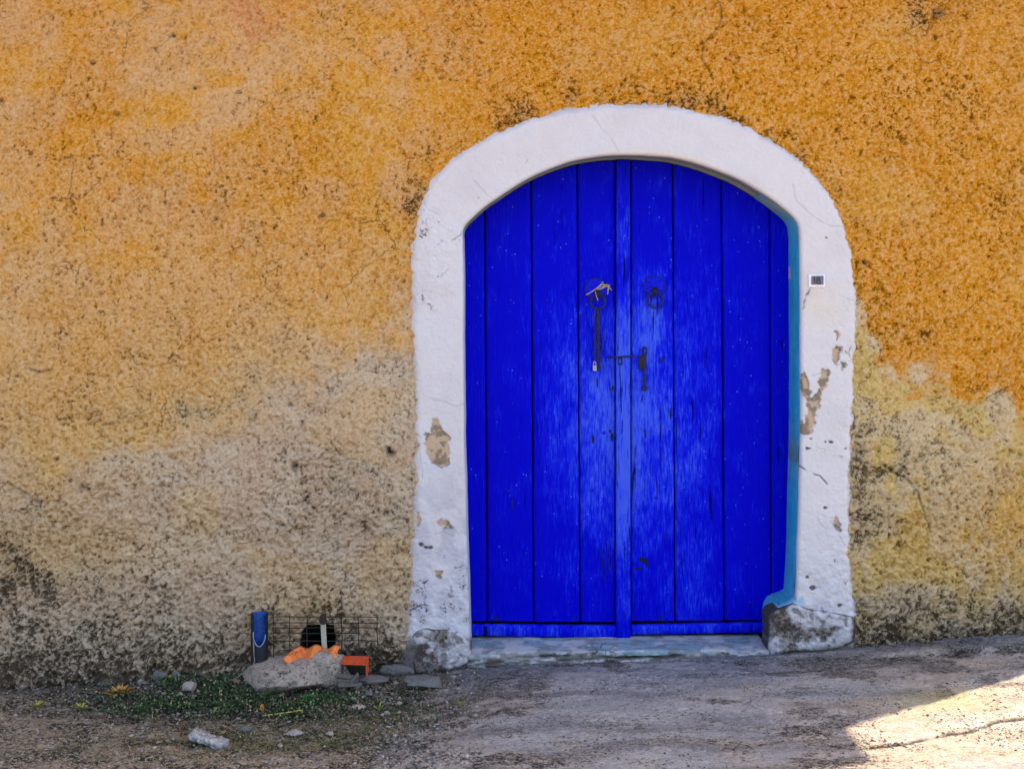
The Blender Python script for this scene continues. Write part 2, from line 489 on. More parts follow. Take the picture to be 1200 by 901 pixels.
def crom(P, t, q):
    """interpolate P(t) at q by monotone-ish cubic (Catmull-Rom tangents)"""
    P = np.asarray(P, float); m = np.zeros_like(P)
    for i in range(len(P)):
        a = max(i - 1, 0); b = min(i + 1, len(P) - 1)
        m[i] = (P[b] - P[a]) / (t[b] - t[a])
    i = np.clip(np.searchsorted(t, q, side='right') - 1, 0, len(t) - 2)
    h = (t[i + 1] - t[i])[:, None]; u = ((q - t[i]) / (t[i + 1] - t[i]))[:, None]
    return ((2 * u**3 - 3 * u**2 + 1) * P[i] + (u**3 - 2 * u**2 + u) * h * m[i] + (-2 * u**3 + 3 * u**2) * P[i + 1] + (u**3 - u**2) * h * m[i + 1])

NQ = int(dl[-1] / S / 0.0038)
q = np.linspace(0, dl[-1], NQ)
IN = crom(inner, dl, q); OUT = crom(outer, dl, q)

# ------------------------------------------------------------------ house
house = thing('house', 'ochre and beige rough plastered house front with an arched blue double door', 'house', (0, 0, 0))
VENT = [(352, 750), (354, 738), (362, 732), (376, 730), (391, 731), (392.5, 745), (392, 768), (352, 768)]

def axis(fine0, fine1, step, far0, far1):
    a = list(np.arange(fine0, fine1 + step / 2, step))
    s = step; x = a[0]; lo = []
    while x > far0:
        s *= 1.35; x -= s; lo.append(max(x, far0))
    s = step; x = a[-1]; hi = []
    while x < far1:
        s *= 1.35; x += s; hi.append(min(x, far1))
    return np.array(lo[::-1] + a + hi)

WALL_R, EAVE = 2.85, 3.30
xs = np.unique(np.clip(axis(-2.34, 2.36, 0.0052, -6.0, WALL_R), -6, WALL_R)); zs = axis(-0.24, 2.92, 0.0052, -1.2, EAVE)
X, Z = np.meshgrid(xs, zs, indexing='ij')
PX = 600 + S * X; PY = 770 - S * Z
def wall_disp(X, Z):
    PY = 770 - S * Z
    low = smooth(430, 640, PY)
    d = 0.012 * (fbm(X, Z, 1.7, 3, 1) - 0.5) + 0.010 * (fbm(X, Z, 9, 3, 5) - 0.5)
    sx = X + 0.006 * fbm(X, Z, 30, 2, 13); sz = Z + 0.35 * X
    f1 = fbm(sx, sz, 58, 2, 9, 0.75)
    f2 = fbm(X - 0.3 * Z, Z, 92, 1, 19, 0.8)
    fine = 0.62 * (f1 - 0.5) + 0.5 * (f2 - 0.5)
    fine = np.where(fine < 0, fine * 1.35, fine)
    amp = (0.014 + 0.012 * low) * (0.35 + 1.3 * fbm(X, Z, 5, 3, 25))
    d += (0.010 + 0.012 * low) * (fbm(X - 0.25 * Z, Z * 1.3, 17, 3, 29) - 0.5)
    d += amp * fine
    return d, fine
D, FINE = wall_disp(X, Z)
CR1 = [(838, -10), (846, 12), (843, 30), (824, 52), (822, 68), (830, 80), (836, 94)]
jig = 2.5 * (fbm(X, Z, 40, 2, 33) - 0.5)
crack = 0.7 * smooth(1.7, 0.3, seg_dist(PX + jig, PY, CR1))
for pts in ([(1036, 545), (1045, 552), (1062, 560), (1075, 575), (1090, 620)], [(120, 497), (140, 495)], [(560, 90), (575, 82)], [(8, 565), (30, 578), (45, 590)], [(500, 245), (492, 260)], [(30, 430), (46, 436), (60, 433)]):
    crack = np.maximum(crack, 0.6 * smooth(2.2, 0.5, seg_dist(PX + jig, PY, pts)))
holes = blob(PX, PY, 346, 546, 5, 5) + blob(PX, PY, 358, 546, 3, 2) + blob(PX, PY, 458, 530, 5, 3.5) + blob(PX, PY, 455, 526, 3, 3)
for hx, hy, hr in ((137, 134, 3), (228, 103, 3), (108, 74, 3), (203, 42, 3), (0, 118, 3), (378, 252, 4), (254, 257, 3), (1013, 308, 4), (96, 571, 3), (103, 573, 3), (66, 538, 3), (340, 475, 3), (1100, 15, 8)):
    holes = holes + 0.8 * blob(PX, PY, hx, hy, hr, hr * 0.8)
holes = np.clip(holes, 0, 1)
D = D - 0.006 * crack - 0.02 * holes

# colours of the lime paint coats and the bare render
nb = fbm(X, Z, 3.0, 5, 60); nb2 = fbm(X, Z, 8.0, 4, 70); nb3 = fbm(X, Z, 1.1, 3, 80); nb4 = fbm(X, Z, 16.0, 4, 90)
O_ = lin(250, 182, 66); DEEP = lin(244, 163, 18); PEACH = lin(250, 200, 138)
TAN = lin(240, 200, 136); BEIGE = lin(226, 198, 166); YEL = lin(240, 206, 124); GREY = lin(182, 160, 138); MOSS = lin(100, 88, 52); PALE = lin(236, 216, 184)
right = PX > 700
ybL = np.interp(PX, [-1200, 0, 100, 180, 250, 320, 400, 470, 520], [540, 515, 498, 485, 450, 425, 420, 395, 380])
ybR = np.interp(PX, [990, 1015, 1035, 1060, 1110, 1150, 1200, 1400], [345, 380, 430, 446, 452, 462, 490, 560])
yb = np.where(right, ybR, ybL)
soft = np.where(right, 16, 45)
t = (PY - yb + (nb2 - 0.5) * 75 + (nb4 - 0.5) * 45) / soft
low = smooth(-1, 1, t)
ocol = mixc(np.broadcast_to(O_, X.shape + (3,)), PEACH, smooth(0.38, 0.68, nb2 * 0.4 + nb * 0.3 + nb4 * 0.3) * np.where(right, 0.55, 1.0))
deepm = np.clip(0.95 * smooth(350, 620, PX) * (1 - 0.35 * smooth(1080, 1200, PX) * smooth(250, 0, PY)) * smooth(0.25, 0.62, nb + 0.12), 0, 1)
deepm = np.maximum(deepm, 0.6 * smooth(0.55, 0.7, nb3))
ocol = mixc(ocol, DEEP, deepm * 0.95)
# upper-left coat is chalkier; orange bloom at the very top
ocol = mixc(ocol, lin(248, 192, 118), 0.45 * smooth(480, 60, PX) * smooth(0.35, 0.6, nb2))
ocol = mixc(ocol, lin(240, 136, 56), 0.5 * blob(PX, PY, 300, 10, 40, 45) * smooth(0.3, 0.6, nb4))
ocol = mixc(ocol, TAN, 0.55 * smooth(190, 470, PY) * (~right))
lcolL = mixc(np.broadcast_to(BEIGE, X.shape + (3,)), PALE, smooth(0.45, 0.62, nb2) * 0.6)
lcolL = mixc(lcolL, TAN, smooth(2.2, 0.2, t) * 0.9 * smooth(420, 250, PX) + 0.5 * smooth(0.5, 0.65, nb))
lcolL = mixc(lcolL, lin(232, 190, 116), 0.6 * blob(PX, PY, 60, 640, 140, 45) + 0.5 * blob(PX, PY, 378, 712, 40, 22))
lcolR = mixc(np.broadcast_to(YEL, X.shape + (3,)), lin(242, 216, 172), smooth(0.42, 0.6, nb2) * 0.8)
lcolR = mixc(lcolR, lin(238, 182, 76), 0.75 * blob(PX, PY, 1195, 610, 70, 60) + 0.35 * blob(PX, PY, 1075, 640, 60, 40))
lcol = np.where(right[..., None], lcolR, lcolL)
lcol = mixc(lcol, GREY, np.where(right, 0.75 * smooth(650, 750, PY + 40 * (nb2 - 0.5)), 0.55 * smooth(640, 800, PY + 90 * (nb - 0.5))))
wcol = mixc(ocol, lcol, low)
stain = (0.34 * blob(PX, PY, 405, 580, 46, 34) + 0.28 * blob(PX, PY, 375, 615, 90, 22) + 0.2 * blob(PX, PY, 420, 545, 30, 30) + 0.45 * blob(PX, PY, 0, 640, 55, 55) + 0.5 * blob(PX, PY, 10, 700, 120, 40)
         + 0.48 * blob(PX, PY, 1012, 565, 26, 75) + 0.5 * blob(PX, PY, 1045, 540, 40, 30) + 0.15 * blob(PX, PY, 1080, 590, 60, 60) + 0.4 * blob(PX, PY, 1085, 15, 35, 25) + 0.45 * blob(PX, PY, 490, 250, 18, 60)
         + 0.35 * blob(PX, PY, 80, 485, 70, 12) + 0.25 * blob(PX, PY, 230, 480, 60, 20) + 0.35 * blob(PX, PY, 1090, 390, 30, 12) + 0.4 * blob(PX, PY, 215, 480, 10, 6) + 0.5 * blob(PX, PY, 378, 722, 8, 14))
orad = sdist(PX, PY, [tuple(p) for p in outer])
halo = smooth(-34, -2, orad) * smooth(330, 160, PY) * smooth(470, 560, PX)
stain = stain + 0.38 * halo * smooth(0.35, 0.6, nb4 + 0.05)
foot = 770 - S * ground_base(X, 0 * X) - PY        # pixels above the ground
stain = stain + 0.65 * smooth(70, 5, foot + 30 * (nb2 - 0.5))
stain = stain + 0.16 * smooth(0.55, 0.72, fbm(X, Z, 5.5, 4, 120)) * (0.5 + 0.5 * low)
stain = np.clip(stain * (0.1 + 1.6 * smooth(0.3, 0.68, 0.6 * nb4 + 0.4 * nb2)), 0, 1)
wcol = mixc(wcol, np.where(low[..., None] > 0.5, MOSS, lin(120, 72, 22)), stain * 0.42)
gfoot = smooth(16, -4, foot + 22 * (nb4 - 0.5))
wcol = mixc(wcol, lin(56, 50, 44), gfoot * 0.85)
wcol = mixc(wcol, lin(30, 18, 10), np.clip(crack * 0.85 + holes, 0, 1))
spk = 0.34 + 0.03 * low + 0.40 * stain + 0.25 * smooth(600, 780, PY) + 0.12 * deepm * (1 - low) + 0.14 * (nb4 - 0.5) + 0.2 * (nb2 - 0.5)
spk = np.clip(spk, 0, 1)
P = np.stack([X, -D, Z], -1)
keep = (orad < 7) & (sdist(PX + 4 * (nb4 - .5), PY + 4 * (nb2 - .5), VENT) < 0)
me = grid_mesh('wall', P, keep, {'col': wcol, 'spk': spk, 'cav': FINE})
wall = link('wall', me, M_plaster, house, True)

# rest of the house: the side, the back, the eave that shades the lane
def const_spk(me, v):
    A = me.attributes.new('spk', 'FLOAT', 'POINT')
    A.data.foreach_set('value', np.full(len(me.vertices), v, np.float32))
def const_attrs(me, col, spk_):
    A = me.attributes.new('col', 'FLOAT_COLOR', 'POINT')
    A.data.foreach_set('color', np.tile(np.r_[col, 1].astype(np.float32), len(me.vertices)))
    A = me.attributes.new('spk', 'FLOAT', 'POINT')
    A.data.foreach_set('value', np.full(len(me.vertices), spk_, np.float32))
V = [(WALL_R, 0.004, -1.2), (WALL_R, 7, -1.2), (WALL_R, 7, EAVE), (WALL_R, 0.004, EAVE), (-6, 7, -1.2), (-6, 7, EAVE), (-6, 0.004, -1.2), (-6, 0.004, EAVE)]
me = raw_mesh('side_wall', V, [(0, 1, 2, 3), (1, 4, 5, 2), (4, 6, 7, 5)])
const_attrs(me, O_, 0.4)
link('side_wall', me, M_plaster, house)
bm = bmesh.new()
xr_, xl_ = WALL_R + 0.15, -6.15
yf = lambda x: -0.215 + 0.05 * (x - xr_)
c8 = [bm.verts.new(p) for z in (EAVE, EAVE + 0.12) for p in ((xl_, yf(xl_), z), (xr_, yf(xr_), z), (xr_, 7.2, z), (xl_, 7.2, z))]
for f in ((0, 1, 2, 3), (4, 5, 6, 7), (0, 1, 5, 4), (1, 2, 6, 5), (2, 3, 7, 6), (3, 0, 4, 7)):
    bm.faces.new([c8[i] for i in f])
for i in range(46):
    x = -6.0 + i * 0.2
    add_tube(bm, [(x, yf(x) + 0.06, EAVE + 0.14), (x, 3.5, EAVE + 0.9)], 0.07, 8)
    add_tube(bm, [(x, 7.33, EAVE + 0.14), (x, 3.5, EAVE + 0.9)], 0.07, 8)
bm_link('roof', bm, M_roof, house)

# recess behind the vent opening, its shade painted in as near-black
bm = bmesh.new()
vp = [at(x, y) for x, y in VENT]
A = [bm.verts.new((p.x, 0.0, p.z)) for p in vp]; B = [bm.verts.new((p.x, 0.30, p.z)) for p in vp]
for i in range(len(vp)):
    j = (i + 1) % len(vp)
    bm.faces.new((A[i], A[j], B[j], B[i]))
bm.faces.new(B)
bm_link('vent_recess', bm, M_vent_shade, house)

# ---- white surround
REV = 0.20
def surround_points():
    w_ = np.linspace(0, 1, 62)                      # outer edge -> front arris
    rows = []
    wv = 5 * (fbm(q / 15, q * 0, 1.0, 4, 200) - 0.5)
    wv_in = 1.6 * (fbm(q / 40, q * 0 + 9, 1.0, 3, 210) - 0.5)
    dirn = IN - OUT; ln = np.hypot(dirn[:, 0], dirn[:, 1])[:, None]; dirn = dirn / ln
    O2 = OUT - dirn * (4 + wv[:, None]); I2 = IN + dirn * wv_in[:, None]
    pts = O2[:, None, :] * (1 - w_[None, :, None]) + I2[:, None, :] * w_[None, :, None]
    rev = np.repeat(I2[:, None, :], 16, 1)
    return pts, rev, w_
pts, rev, w_ = surround_points()
fx, fy = pts[..., 0], pts[..., 1]
Xs = (fx - 600) / S; Zs = (770 - fy) / S
wid = np.hypot(*(OUT - IN).T)[:, None] / S
de = w_[None, :] * wid; di = (1 - w_[None, :]) * wid
proud = -0.010 + 0.024 * smooth(0.0, 0.045, de + 0.012 * (fbm(Xs, Zs, 60, 3, 220) - 0.5))
proud = proud + 0.008 * (fbm(Xs, Zs, 4, 3, 230) - 0.5) + 0.0042 * (fbm(Xs, Zs, 60, 4, 240, 0.7) - 0.5)
rough_zone = np.clip(smooth(600, 700, fy) + blob(fx, fy, 510, 300, 40, 70) + 0.4 * smooth(950, 990, fx), 0, 1)
proud = proud + 0.013 * rough_zone * (fbm(Xs, Zs, 34, 4, 250, 0.65) - 0.5)
ar = 0.014                                         # rounded arris
proud = proud - (ar - np.sqrt(np.clip(ar**2 - np.clip(ar - di, 0, ar)**2, 0, None)))
# chips: lost limewash showing buff render
CH = [[(498, 508), (505, 505), (508, 492), (514, 490), (517, 503), (526, 510), (527, 530), (524, 545), (518, 547), (505, 540), (499, 530)],
      [(511, 610), (520, 607), (527, 610), (530, 618), (514, 616)], [(512, 668), (520, 668), (519, 677), (511, 676)], [(489, 600), (492, 598), (493, 615), (489, 616)],
      [(961, 432), (968, 432), (972, 436), (967, 450), (961, 465), (957, 480), (953, 495), (948, 508), (942, 511), (937, 507), (937, 497), (943, 490), (945, 470), (939, 460), (938, 442), (942, 437), (946, 446), (947, 466), (953, 468), (959, 452)],
      [(978, 388), (982, 389), (982, 398), (978, 399)], [(978, 404), (985, 405), (983, 420), (977, 425), (975, 420)], [(986, 426), (990, 426), (987, 434)], [(975, 607), (980, 605), (984, 622), (978, 617)]]
wob = 9.0 * (fbm(Xs, Zs, 45, 4, 260, 0.65) - 0.5)
chip = np.full(fx.shape, -50.0)
for c in CH:
    chip = np.maximum(chip, sdist(fx + wob, fy + wob, c))
chipm = smooth(-0.6, 0.6, chip); chip_edge = smooth(1.6, 0.2, np.abs(chip + 0.4))
proud = proud - 0.0045 * chipm + 0.004 * chipm * (fbm(Xs, Zs, 45, 3, 277) - 0.5)
cracks = [[(953, 333), (949, 337), (945, 345), (943, 350), (941, 360), (940, 362)], [(556, 212), (565, 222), (572, 230), (580, 235), (583, 233)], [(695, 137), (705, 152), (716, 162), (724, 178), (727, 182)],
          [(928, 215), (932, 235), (945, 248), (958, 258), (972, 265), (998, 266)], [(502, 466), (520, 470), (535, 476), (543, 474)], [(936, 545), (948, 553), (960, 557), (968, 566)], [(960, 600), (975, 612), (990, 640)],
          [(496, 236), (502, 246), (513, 251)], [(950, 595), (962, 615), (967, 618)], [(938, 463), (944, 470)], [(1001, 340), (1006, 352)], [(992, 350), (1000, 352)], [(560, 470), (540, 473)],
          [(491, 520), (496, 560)], [(507, 625), (520, 622), (533, 628)], [(950, 440), (975, 432), (988, 424), (1002, 420)]]
jg = 2.4 * (fbm(Xs, Zs, 45, 3, 270) - 0.5)
cr = np.zeros(fx.shape)
for i, c in enumerate(cracks):
    cr = np.maximum(cr, (0.9 if i in (0, 5) else 0.2) * smooth(1.4, 0.2, seg_dist(fx + jg, fy + jg, c)) * smooth(0.25, 0.5, fbm(Xs, Zs, 28, 3, 275)))
for (hx, hy, hr) in ((494, 637, 4), (499, 640, 3), (966, 594, 3), (504, 640, 4), (950, 514, 2), (972, 517, 3), (966, 517, 2), (948, 525, 2), (990, 525, 2), (945, 525, 3), (968, 279, 1.6), (945, 675, 3), (952, 688, 5), (983, 708, 4), (560, 232, 1.2)):
    cr = np.maximum(cr, 0.9 * smooth(0.35, 0.7, blob(fx + 2 * jg, fy + jg, hx, hy, hr, hr * 0.7)))
proud = proud - 0.004 * cr
Pf = np.stack([Xs, -proud, Zs], -1)
LIME = lin(194, 192, 196); WARM = lin(198, 193, 193); BUFF = lin(176, 154, 128); GR = lin(150, 146, 160)
c1 = fbm(Xs, Zs, 5, 4, 280); c2 = fbm(Xs, Zs, 18, 4, 290)
scol = mixc(np.broadcast_to(LIME, Xs.shape + (3,)), WARM, np.clip(smooth(0.45, 0.65, c1) * 0.5 + 0.6 * smooth(700, 980, fx), 0, 1))
scol = mixc(scol, GR, 0.5 * blob(fx, fy, 520, 620, 60, 60) * smooth(.3, .6, c2) + 0.12 * smooth(0.5, 0.75, c1))
scol = mixc(scol, GR, 0.55 * smooth(640, 760, fy) * smooth(0.3, 0.62, c2))
scol = mixc(scol, mixc(np.broadcast_to(BUFF, Xs.shape + (3,)), lin(128, 112, 94), smooth(0.4, 0.6, fbm(Xs, Zs, 40, 3, 263))), chipm)
scol = mixc(scol, lin(205, 190, 160), 0.35 * blob(fx, fy, 965, 360, 25, 25) + 0.3 * smooth(0.05, 0.0, di) * smooth(690, 760, fx) * smooth(880, 800, fx) * smooth(300, 200, fy))
edge = smooth(0.035, 0.0, de + 0.03 * (c2 - 0.5))
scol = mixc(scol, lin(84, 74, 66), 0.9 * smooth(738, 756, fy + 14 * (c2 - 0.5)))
scol = mixc(scol, lin(150, 128, 100), edge * 0.5)
scol = mixc(scol, lin(38, 32, 30), np.clip(cr * 0.95 + 0.6 * chip_edge * smooth(0.4, 0.55, c2), 0, 1))
sspk = 0.19 + 0.20 * chipm + 0.35 * rough_zone * smooth(0.3, 0.6, c2) + 0.42 * edge + 0.22 * smooth(0.55, 0.7, c2) + 0.15 * smooth(660, 760, fy) + 0.15 * blob(fx, fy, 505, 290, 30, 60)
# reveal: grey-green lime on the arch, bare lime left
yy = np.linspace(0, 1, 16)[None, 1:] * REV
rx = rev[:, 1:, 0]; ry_ = rev[:, 1:, 1]
Rv = np.stack([(rx - 600) / S + 0 * yy, -0.0 + yy + (-proud[:, -1:]) * (1 - yy / REV), (770 - ry_) / S + 0 * yy], -1)
gg = smooth(300, 255, ry_)
rcol = mixc(np.broadcast_to(lin(178, 178, 186), rx.shape + (3,)), lin(132, 142, 128), gg)
rcol = mixc(rcol, lin(86, 88, 70), 0.7 * gg * smooth(0.3, 0.8, np.abs(yy / REV - 0.35) < 0.12))
PP = np.concatenate([Pf, Rv], 1)
CC = np.concatenate([scol, rcol], 1); SS = np.concatenate([sspk, 0 * rx + 0.32], 1)
# base is hidden behind the plinth block on the right
me = grid_mesh('door_surround', PP, None, {'col': CC, 'spk': SS}, flip=True)
sur = link('door_surround', me, M_lime, house, True)
sur['label'] = 'whitewashed arched band round the door with flaked patches'

# ---- painted timber lining on the right jamb and shoulder
sel = (q > dl[19]) & (q < dl[-2])
I3 = IN[sel]; n3 = len(I3)
nrm = np.gradient(I3, axis=0); nrm = np.stack([nrm[:, 1], -nrm[:, 0]], 1); nrm /= np.hypot(*nrm.T)[:, None]
tt = np.linspace(0, 1, n3)
prof = [(0.0, 0.022), (0.6, 0.016), (1.0, 0.020), (1.0, 0.16), (0.9, REV)]
cols = []
Pt = np.zeros((n3, len(prof), 3)); Ct = np.zeros((n3, len(prof), 3))
sgn = 1.0 if (I3[n3 // 2] + nrm[n3 // 2])[0] < I3[n3 // 2][0] else -1.0
for k, (o_, y_) in enumerate(prof):
    wv = 0.5 * (fbm(tt * 60, tt * 0 + k, 1, 3, 300) - 0.5)
    pp = I3 + nrm * sgn * (o_ + wv[:]).reshape(-1, 1) * smooth(-0.02, 0.06, tt).reshape(-1, 1)
    Pt[:, k] = np.stack([(pp[:, 0] - 600) / S, np.full(n3, y_) + 0.003 * wv, (770 - pp[:, 1]) / S], 1)
    tc = mixc(np.broadcast_to(lin(44, 146, 182), (n3, 3)), lin(120, 146, 136), smooth(0.16, 0.03, tt))
    tc = mixc(tc, lin(96, 116, 110), 0.75 * blob(I3[:, 0] * 0, I3[:, 1], 0, 535, 1, 24))
    tc = mixc(tc, lin(70, 150, 186), 0.5 * smooth(0.5, 0.7, fbm(tt * 30, tt * 0, 1, 3, 310)))
    Ct[:, k] = tc
me = grid_mesh('door_frame', Pt, None, {'col': Ct}, flip=False)
link('door_frame', me, M_teal, house, True)
bm = bmesh.new()
p0 = at(924.5, 320, 0.17)
add_box(bm, p0.x + 0.004, 0.165, p0.z, 0.012, 0.02, 0.06, bev=0.002)
o = bm_link('frame_packer', bm, M_rim, house)

# ---- lumpy stones, used for plinth blocks and rubble
def lump_mesh(name, sx, sy, sz, seed, sub=4, amp=0.16, freq=2.2, flat=0.55, box=0.0):
    bm = bmesh.new()
    bmesh.ops.create_icosphere(bm, subdivisions=sub, radius=1.0)
    V = np.array([v.co[:] for v in bm.verts])
    if box:
        m = np.max(np.abs(V), axis=1, keepdims=True)
        V = V * (1 - box) + (V / m) * box * 0.82
    a = fbm(V[:, 0] * freq + seed, V[:, 1] * freq + V[:, 2] * 1.7, 1, 4, 400 + seed % 7)
    b = fbm(V[:, 2] * freq + seed * 2, V[:, 0] * freq - V[:, 1] * 1.3, 1, 4, 420 + seed % 5)
    V = V * (1 + amp * 2 * (a + b - 1))[:, None]
    # knocked-off facets
    rs = np.random.RandomState(seed)
    for _ in range(7):
        n = rs.normal(size=3); n /= np.linalg.norm(n)
        d = V @ n; lim = rs.uniform(flat, flat + 0.3)
        V -= np.clip(d - lim, 0, None)[:, None] * n * 0.85
    V *= np.array([sx, sy, sz])
    for v, c in zip(bm.verts, V):
        v.co = c
    me = bpy.data.meshes.new(name)
    bm.to_mesh(me); bm.free()
    me.polygons.foreach_set('use_smooth', [True] * len(me.polygons))
    return me

def plinth(name, poly, yfront, yback, seed, label, amp=0.012, dark=0.5):
    """whitewashed base block with the outline poly (pixels), front bulging towards the lane"""
    poly = np.array(poly, float)
    n = 220
    d = np.r_[0, np.cumsum(np.hypot(*np.diff(np.vstack([poly, poly[:1]]), axis=0).T))]
    qq = np.linspace(0, d[-1], n, endpoint=False)
    pc = np.vstack([poly, poly[:1]])
    ring = np.stack([np.interp(qq, d, pc[:, 0]), np.interp(qq, d, pc[:, 1])], 1)
    c = poly.mean(0)
    rr = np.r_[0.0001, np.linspace(0.04, 0.9, 34), 0.93, 0.955, 0.975, 0.99, 1.0, 1.0, 1.0]
    P = c + (ring[None] - c) * rr[:, None, None]
    X = (P[..., 0] - 600) / S; Z = (770 - P[..., 1]) / S
    f = np.sqrt(np.clip(1 - np.clip((rr - 0.80) / 0.20, 0, 1) ** 2, 0, 1))
    yd = yback + (yfront - yback) * f
    yd[-2] = yback + 0.05; yd[-1] = yback + 0.09
    Y = np.broadcast_to(yd[:, None], X.shape).copy()
    Y += -amp * 2.2 * (fbm(X, Z, 12, 4, seed, 0.62) - 0.5) - amp * 1.0 * (fbm(X, Z, 55, 3, seed + 5) - 0.5)
    k = (DC + np.minimum(Y, 0)) / DC
    P3 = np.stack([X * k, Y, CZ + (Z - CZ) * k], -1)
    P3 = np.concatenate([P3, P3[:, :1]], 1)
    fx, fy = P[..., 0], P[..., 1]
    a = fbm(X, Z, 9, 4, seed + 9); b = fbm(X, Z, 40, 4, seed + 19)
    C = mixc(np.broadcast_to(lin(180, 176, 178), X.shape + (3,)), lin(112, 100, 92), np.clip(smooth(0.42, 0.6, a) * 0.8 + 0.3 * smooth(0.4, 0.6, b), 0, 1))
    C = mixc(C, lin(44, 40, 40), dark * smooth(0.53, 0.66, b))
    e = np.broadcast_to(smooth(0.91, 0.99, rr)[:, None], X.shape)
    C = mixc(C, lin(40, 34, 32), 0.8 * e * smooth(0.38, 0.55, a + 0.25 * b))
    SP = 0.42 + 0.5 * smooth(0.42, 0.6, a) + 0.2 * e
    C = np.concatenate([C, C[:, :1]], 1); SP = np.concatenate([SP, SP[:, :1]], 1)
    me = grid_mesh(name, P3, None, {'col': C, 'spk': SP}, flip=True)
    o = link(name, me, M_lime, house, True)
    o['label'] = label
    return o
plinth('plinth_stone', [(482, 745), (487, 738), (500, 735), (515, 737), (530, 736), (543, 742), (551, 752), (553, 765), (548, 778), (530, 786), (505, 792), (486, 790), (483, 775), (486, 762)], -0.030, 0.004, 500,
       'cracked stone block showing at the left foot of the white band')
plinth('plinth_stone', [(898, 722), (902, 716), (914, 711), (929, 706), (944, 712), (960, 715), (985, 719), (1000, 722), (1004, 736), (1001, 752), (990, 758), (960, 763), (925, 766), (903, 769), (898, 760), (900, 742)], -0.045, 0.004, 540,
       'worn whitewashed block bulging at the right foot of the white band')

# teal-edged return of the right block, standing in front of the door corner
Pb = []
prof = [(934, 664), (934, 688), (932, 700), (926, 706), (915, 710), (908, 715), (905, 724), (905, 742), (905, 757), (905, 775)]
pb = crom(np.array(prof, float), np.arange(len(prof)).astype(float), np.linspace(0, len(prof) - 1, 90))
ys = np.array([-0.035, -0.020, 0.0, 0.04, 0.10, REV])
P3 = np.zeros((90, len(ys) + 1, 3)); C3 = np.zeros((90, len(ys) + 1, 3))
tt = np.linspace(0, 1, 90)
for k, y_ in enumerate(ys):
    wv = 1.4 * (fbm(tt * 25, tt * 0 + k * 0.3, 1, 3, 600) - 0.5)
    sh = [5.0, 1.5, 0, 0, 0, 0][k]
    xx = pb[:, 0] + sh + wv; zz = pb[:, 1] + 0.6 * sh + wv
    yk = np.full(90, y_) * (np.where(y_ < 0, smooth(0.0, 0.35, tt), 1.0))
    P3[:, k + 1] = np.stack([(xx - 600) / S, yk, (770 - zz) / S], 1)
    C3[:, k + 1] = mixc(np.broadcast_to(lin(46, 140, 172), (90, 3)), lin(150, 172, 178), np.clip([1.2, 0.9, 0.45, 0, 0, 0][k] + 0.7 * (fbm(tt * 30, tt * 0 + k, 1, 3, 610) - 0.4), 0, 1))
xx = np.maximum(pb[:, 0] + 22, 930)
P3[:, 0] = np.stack([(xx - 600) / S, np.full(90, -0.008) * 1.0 + 0.0, (770 - pb[:, 1] - 3) / S], 1)
C3[:, 0] = lin(190, 188, 200)
me = grid_mesh('jamb_return', P3, None, {'col': C3}, flip=True)
const_spk(me, 0.45)
link('jamb_return', me, M_lime, house, True)


# ---- threshold: worn lime step under the door
nx, ny = 420, 44
u = np.linspace(548, 900, nx); 
yt = np.array(list(np.linspace(0.205, -0.012, 16)) + [-0.016, -0.019, -0.020] + [-0.021] * (ny - 19))
X = np.broadcast_to(((u - 600) / S)[:, None], (nx, ny)).copy()
Y = np.broadcast_to(yt[None], (nx, ny)).copy()
ztop = np.broadcast_to((0.026 + 0.012 * (u - 548) / 352)[:, None], (nx, ny))
drop = np.zeros(ny); drop[16:] = np.r_[0.003, 0.008, 0.014, np.linspace(0.019, 0.12, ny - 19)]
Z = ztop - drop[None] + 0.008 * (fbm(X, Y * 2, 14, 4, 640, 0.6) - 0.5) - 0.012 * smooth(0.56, 0.66, fbm(X, X * 0 + 3, 7, 3, 645)) * smooth(0.06, -0.01, Y)
front = smooth(0, 0.01, drop)[None]
ledge = fbm(X, Z * 3, 9, 3, 650)
Y = Y - front * (0.040 * (fbm(X, Z * 4, 14, 4, 660, 0.65) - 0.5)) - front * 0.012 * smooth(0.022, 0.030, drop[None] + 0.03 * (ledge - 0.5))
gap = smooth(0.006, 0.0, np.abs(drop[None] - 0.022 + 0.03 * (ledge - 0.5) + 0.006 * (X - 0.2))) * smooth(0.3, 0.5, fbm(X, X * 0, 6, 3, 670))
Y = Y + 0.02 * gap
c1 = fbm(X, Z * 4 + Y, 14, 4, 680); c2 = fbm(X, Z + Y * 2, 5, 3, 690)
C = mixc(np.broadcast_to(lin(146, 148, 150), X.shape + (3,)), lin(118, 144, 154), smooth(0.42, 0.6, c2) * 0.8 * smooth(0.06, 0.0, drop[None]))
C = mixc(C, lin(104, 98, 92), 0.6 * smooth(0.45, 0.6, fbm(X, Y * 3, 20, 4, 695)))
C = mixc(C, lin(178, 174, 172), 0.7 * smooth(0.54, 0.62, fbm(X, Z * 3 + Y, 11, 4, 697)))
C = mixc(C, lin(84, 78, 74), smooth(0.40, 0.60, c1) * smooth(0.005, 0.03, drop[None]))
C = mixc(C, lin(26, 24, 22), np.clip(gap * 0.95, 0, 1))
me = grid_mesh('threshold', np.stack([X, Y, Z], -1), None, {'col': C, 'spk': 0.36 + 0.45 * c1}, flip=True)
o = link('threshold', me, M_lime, house, True)

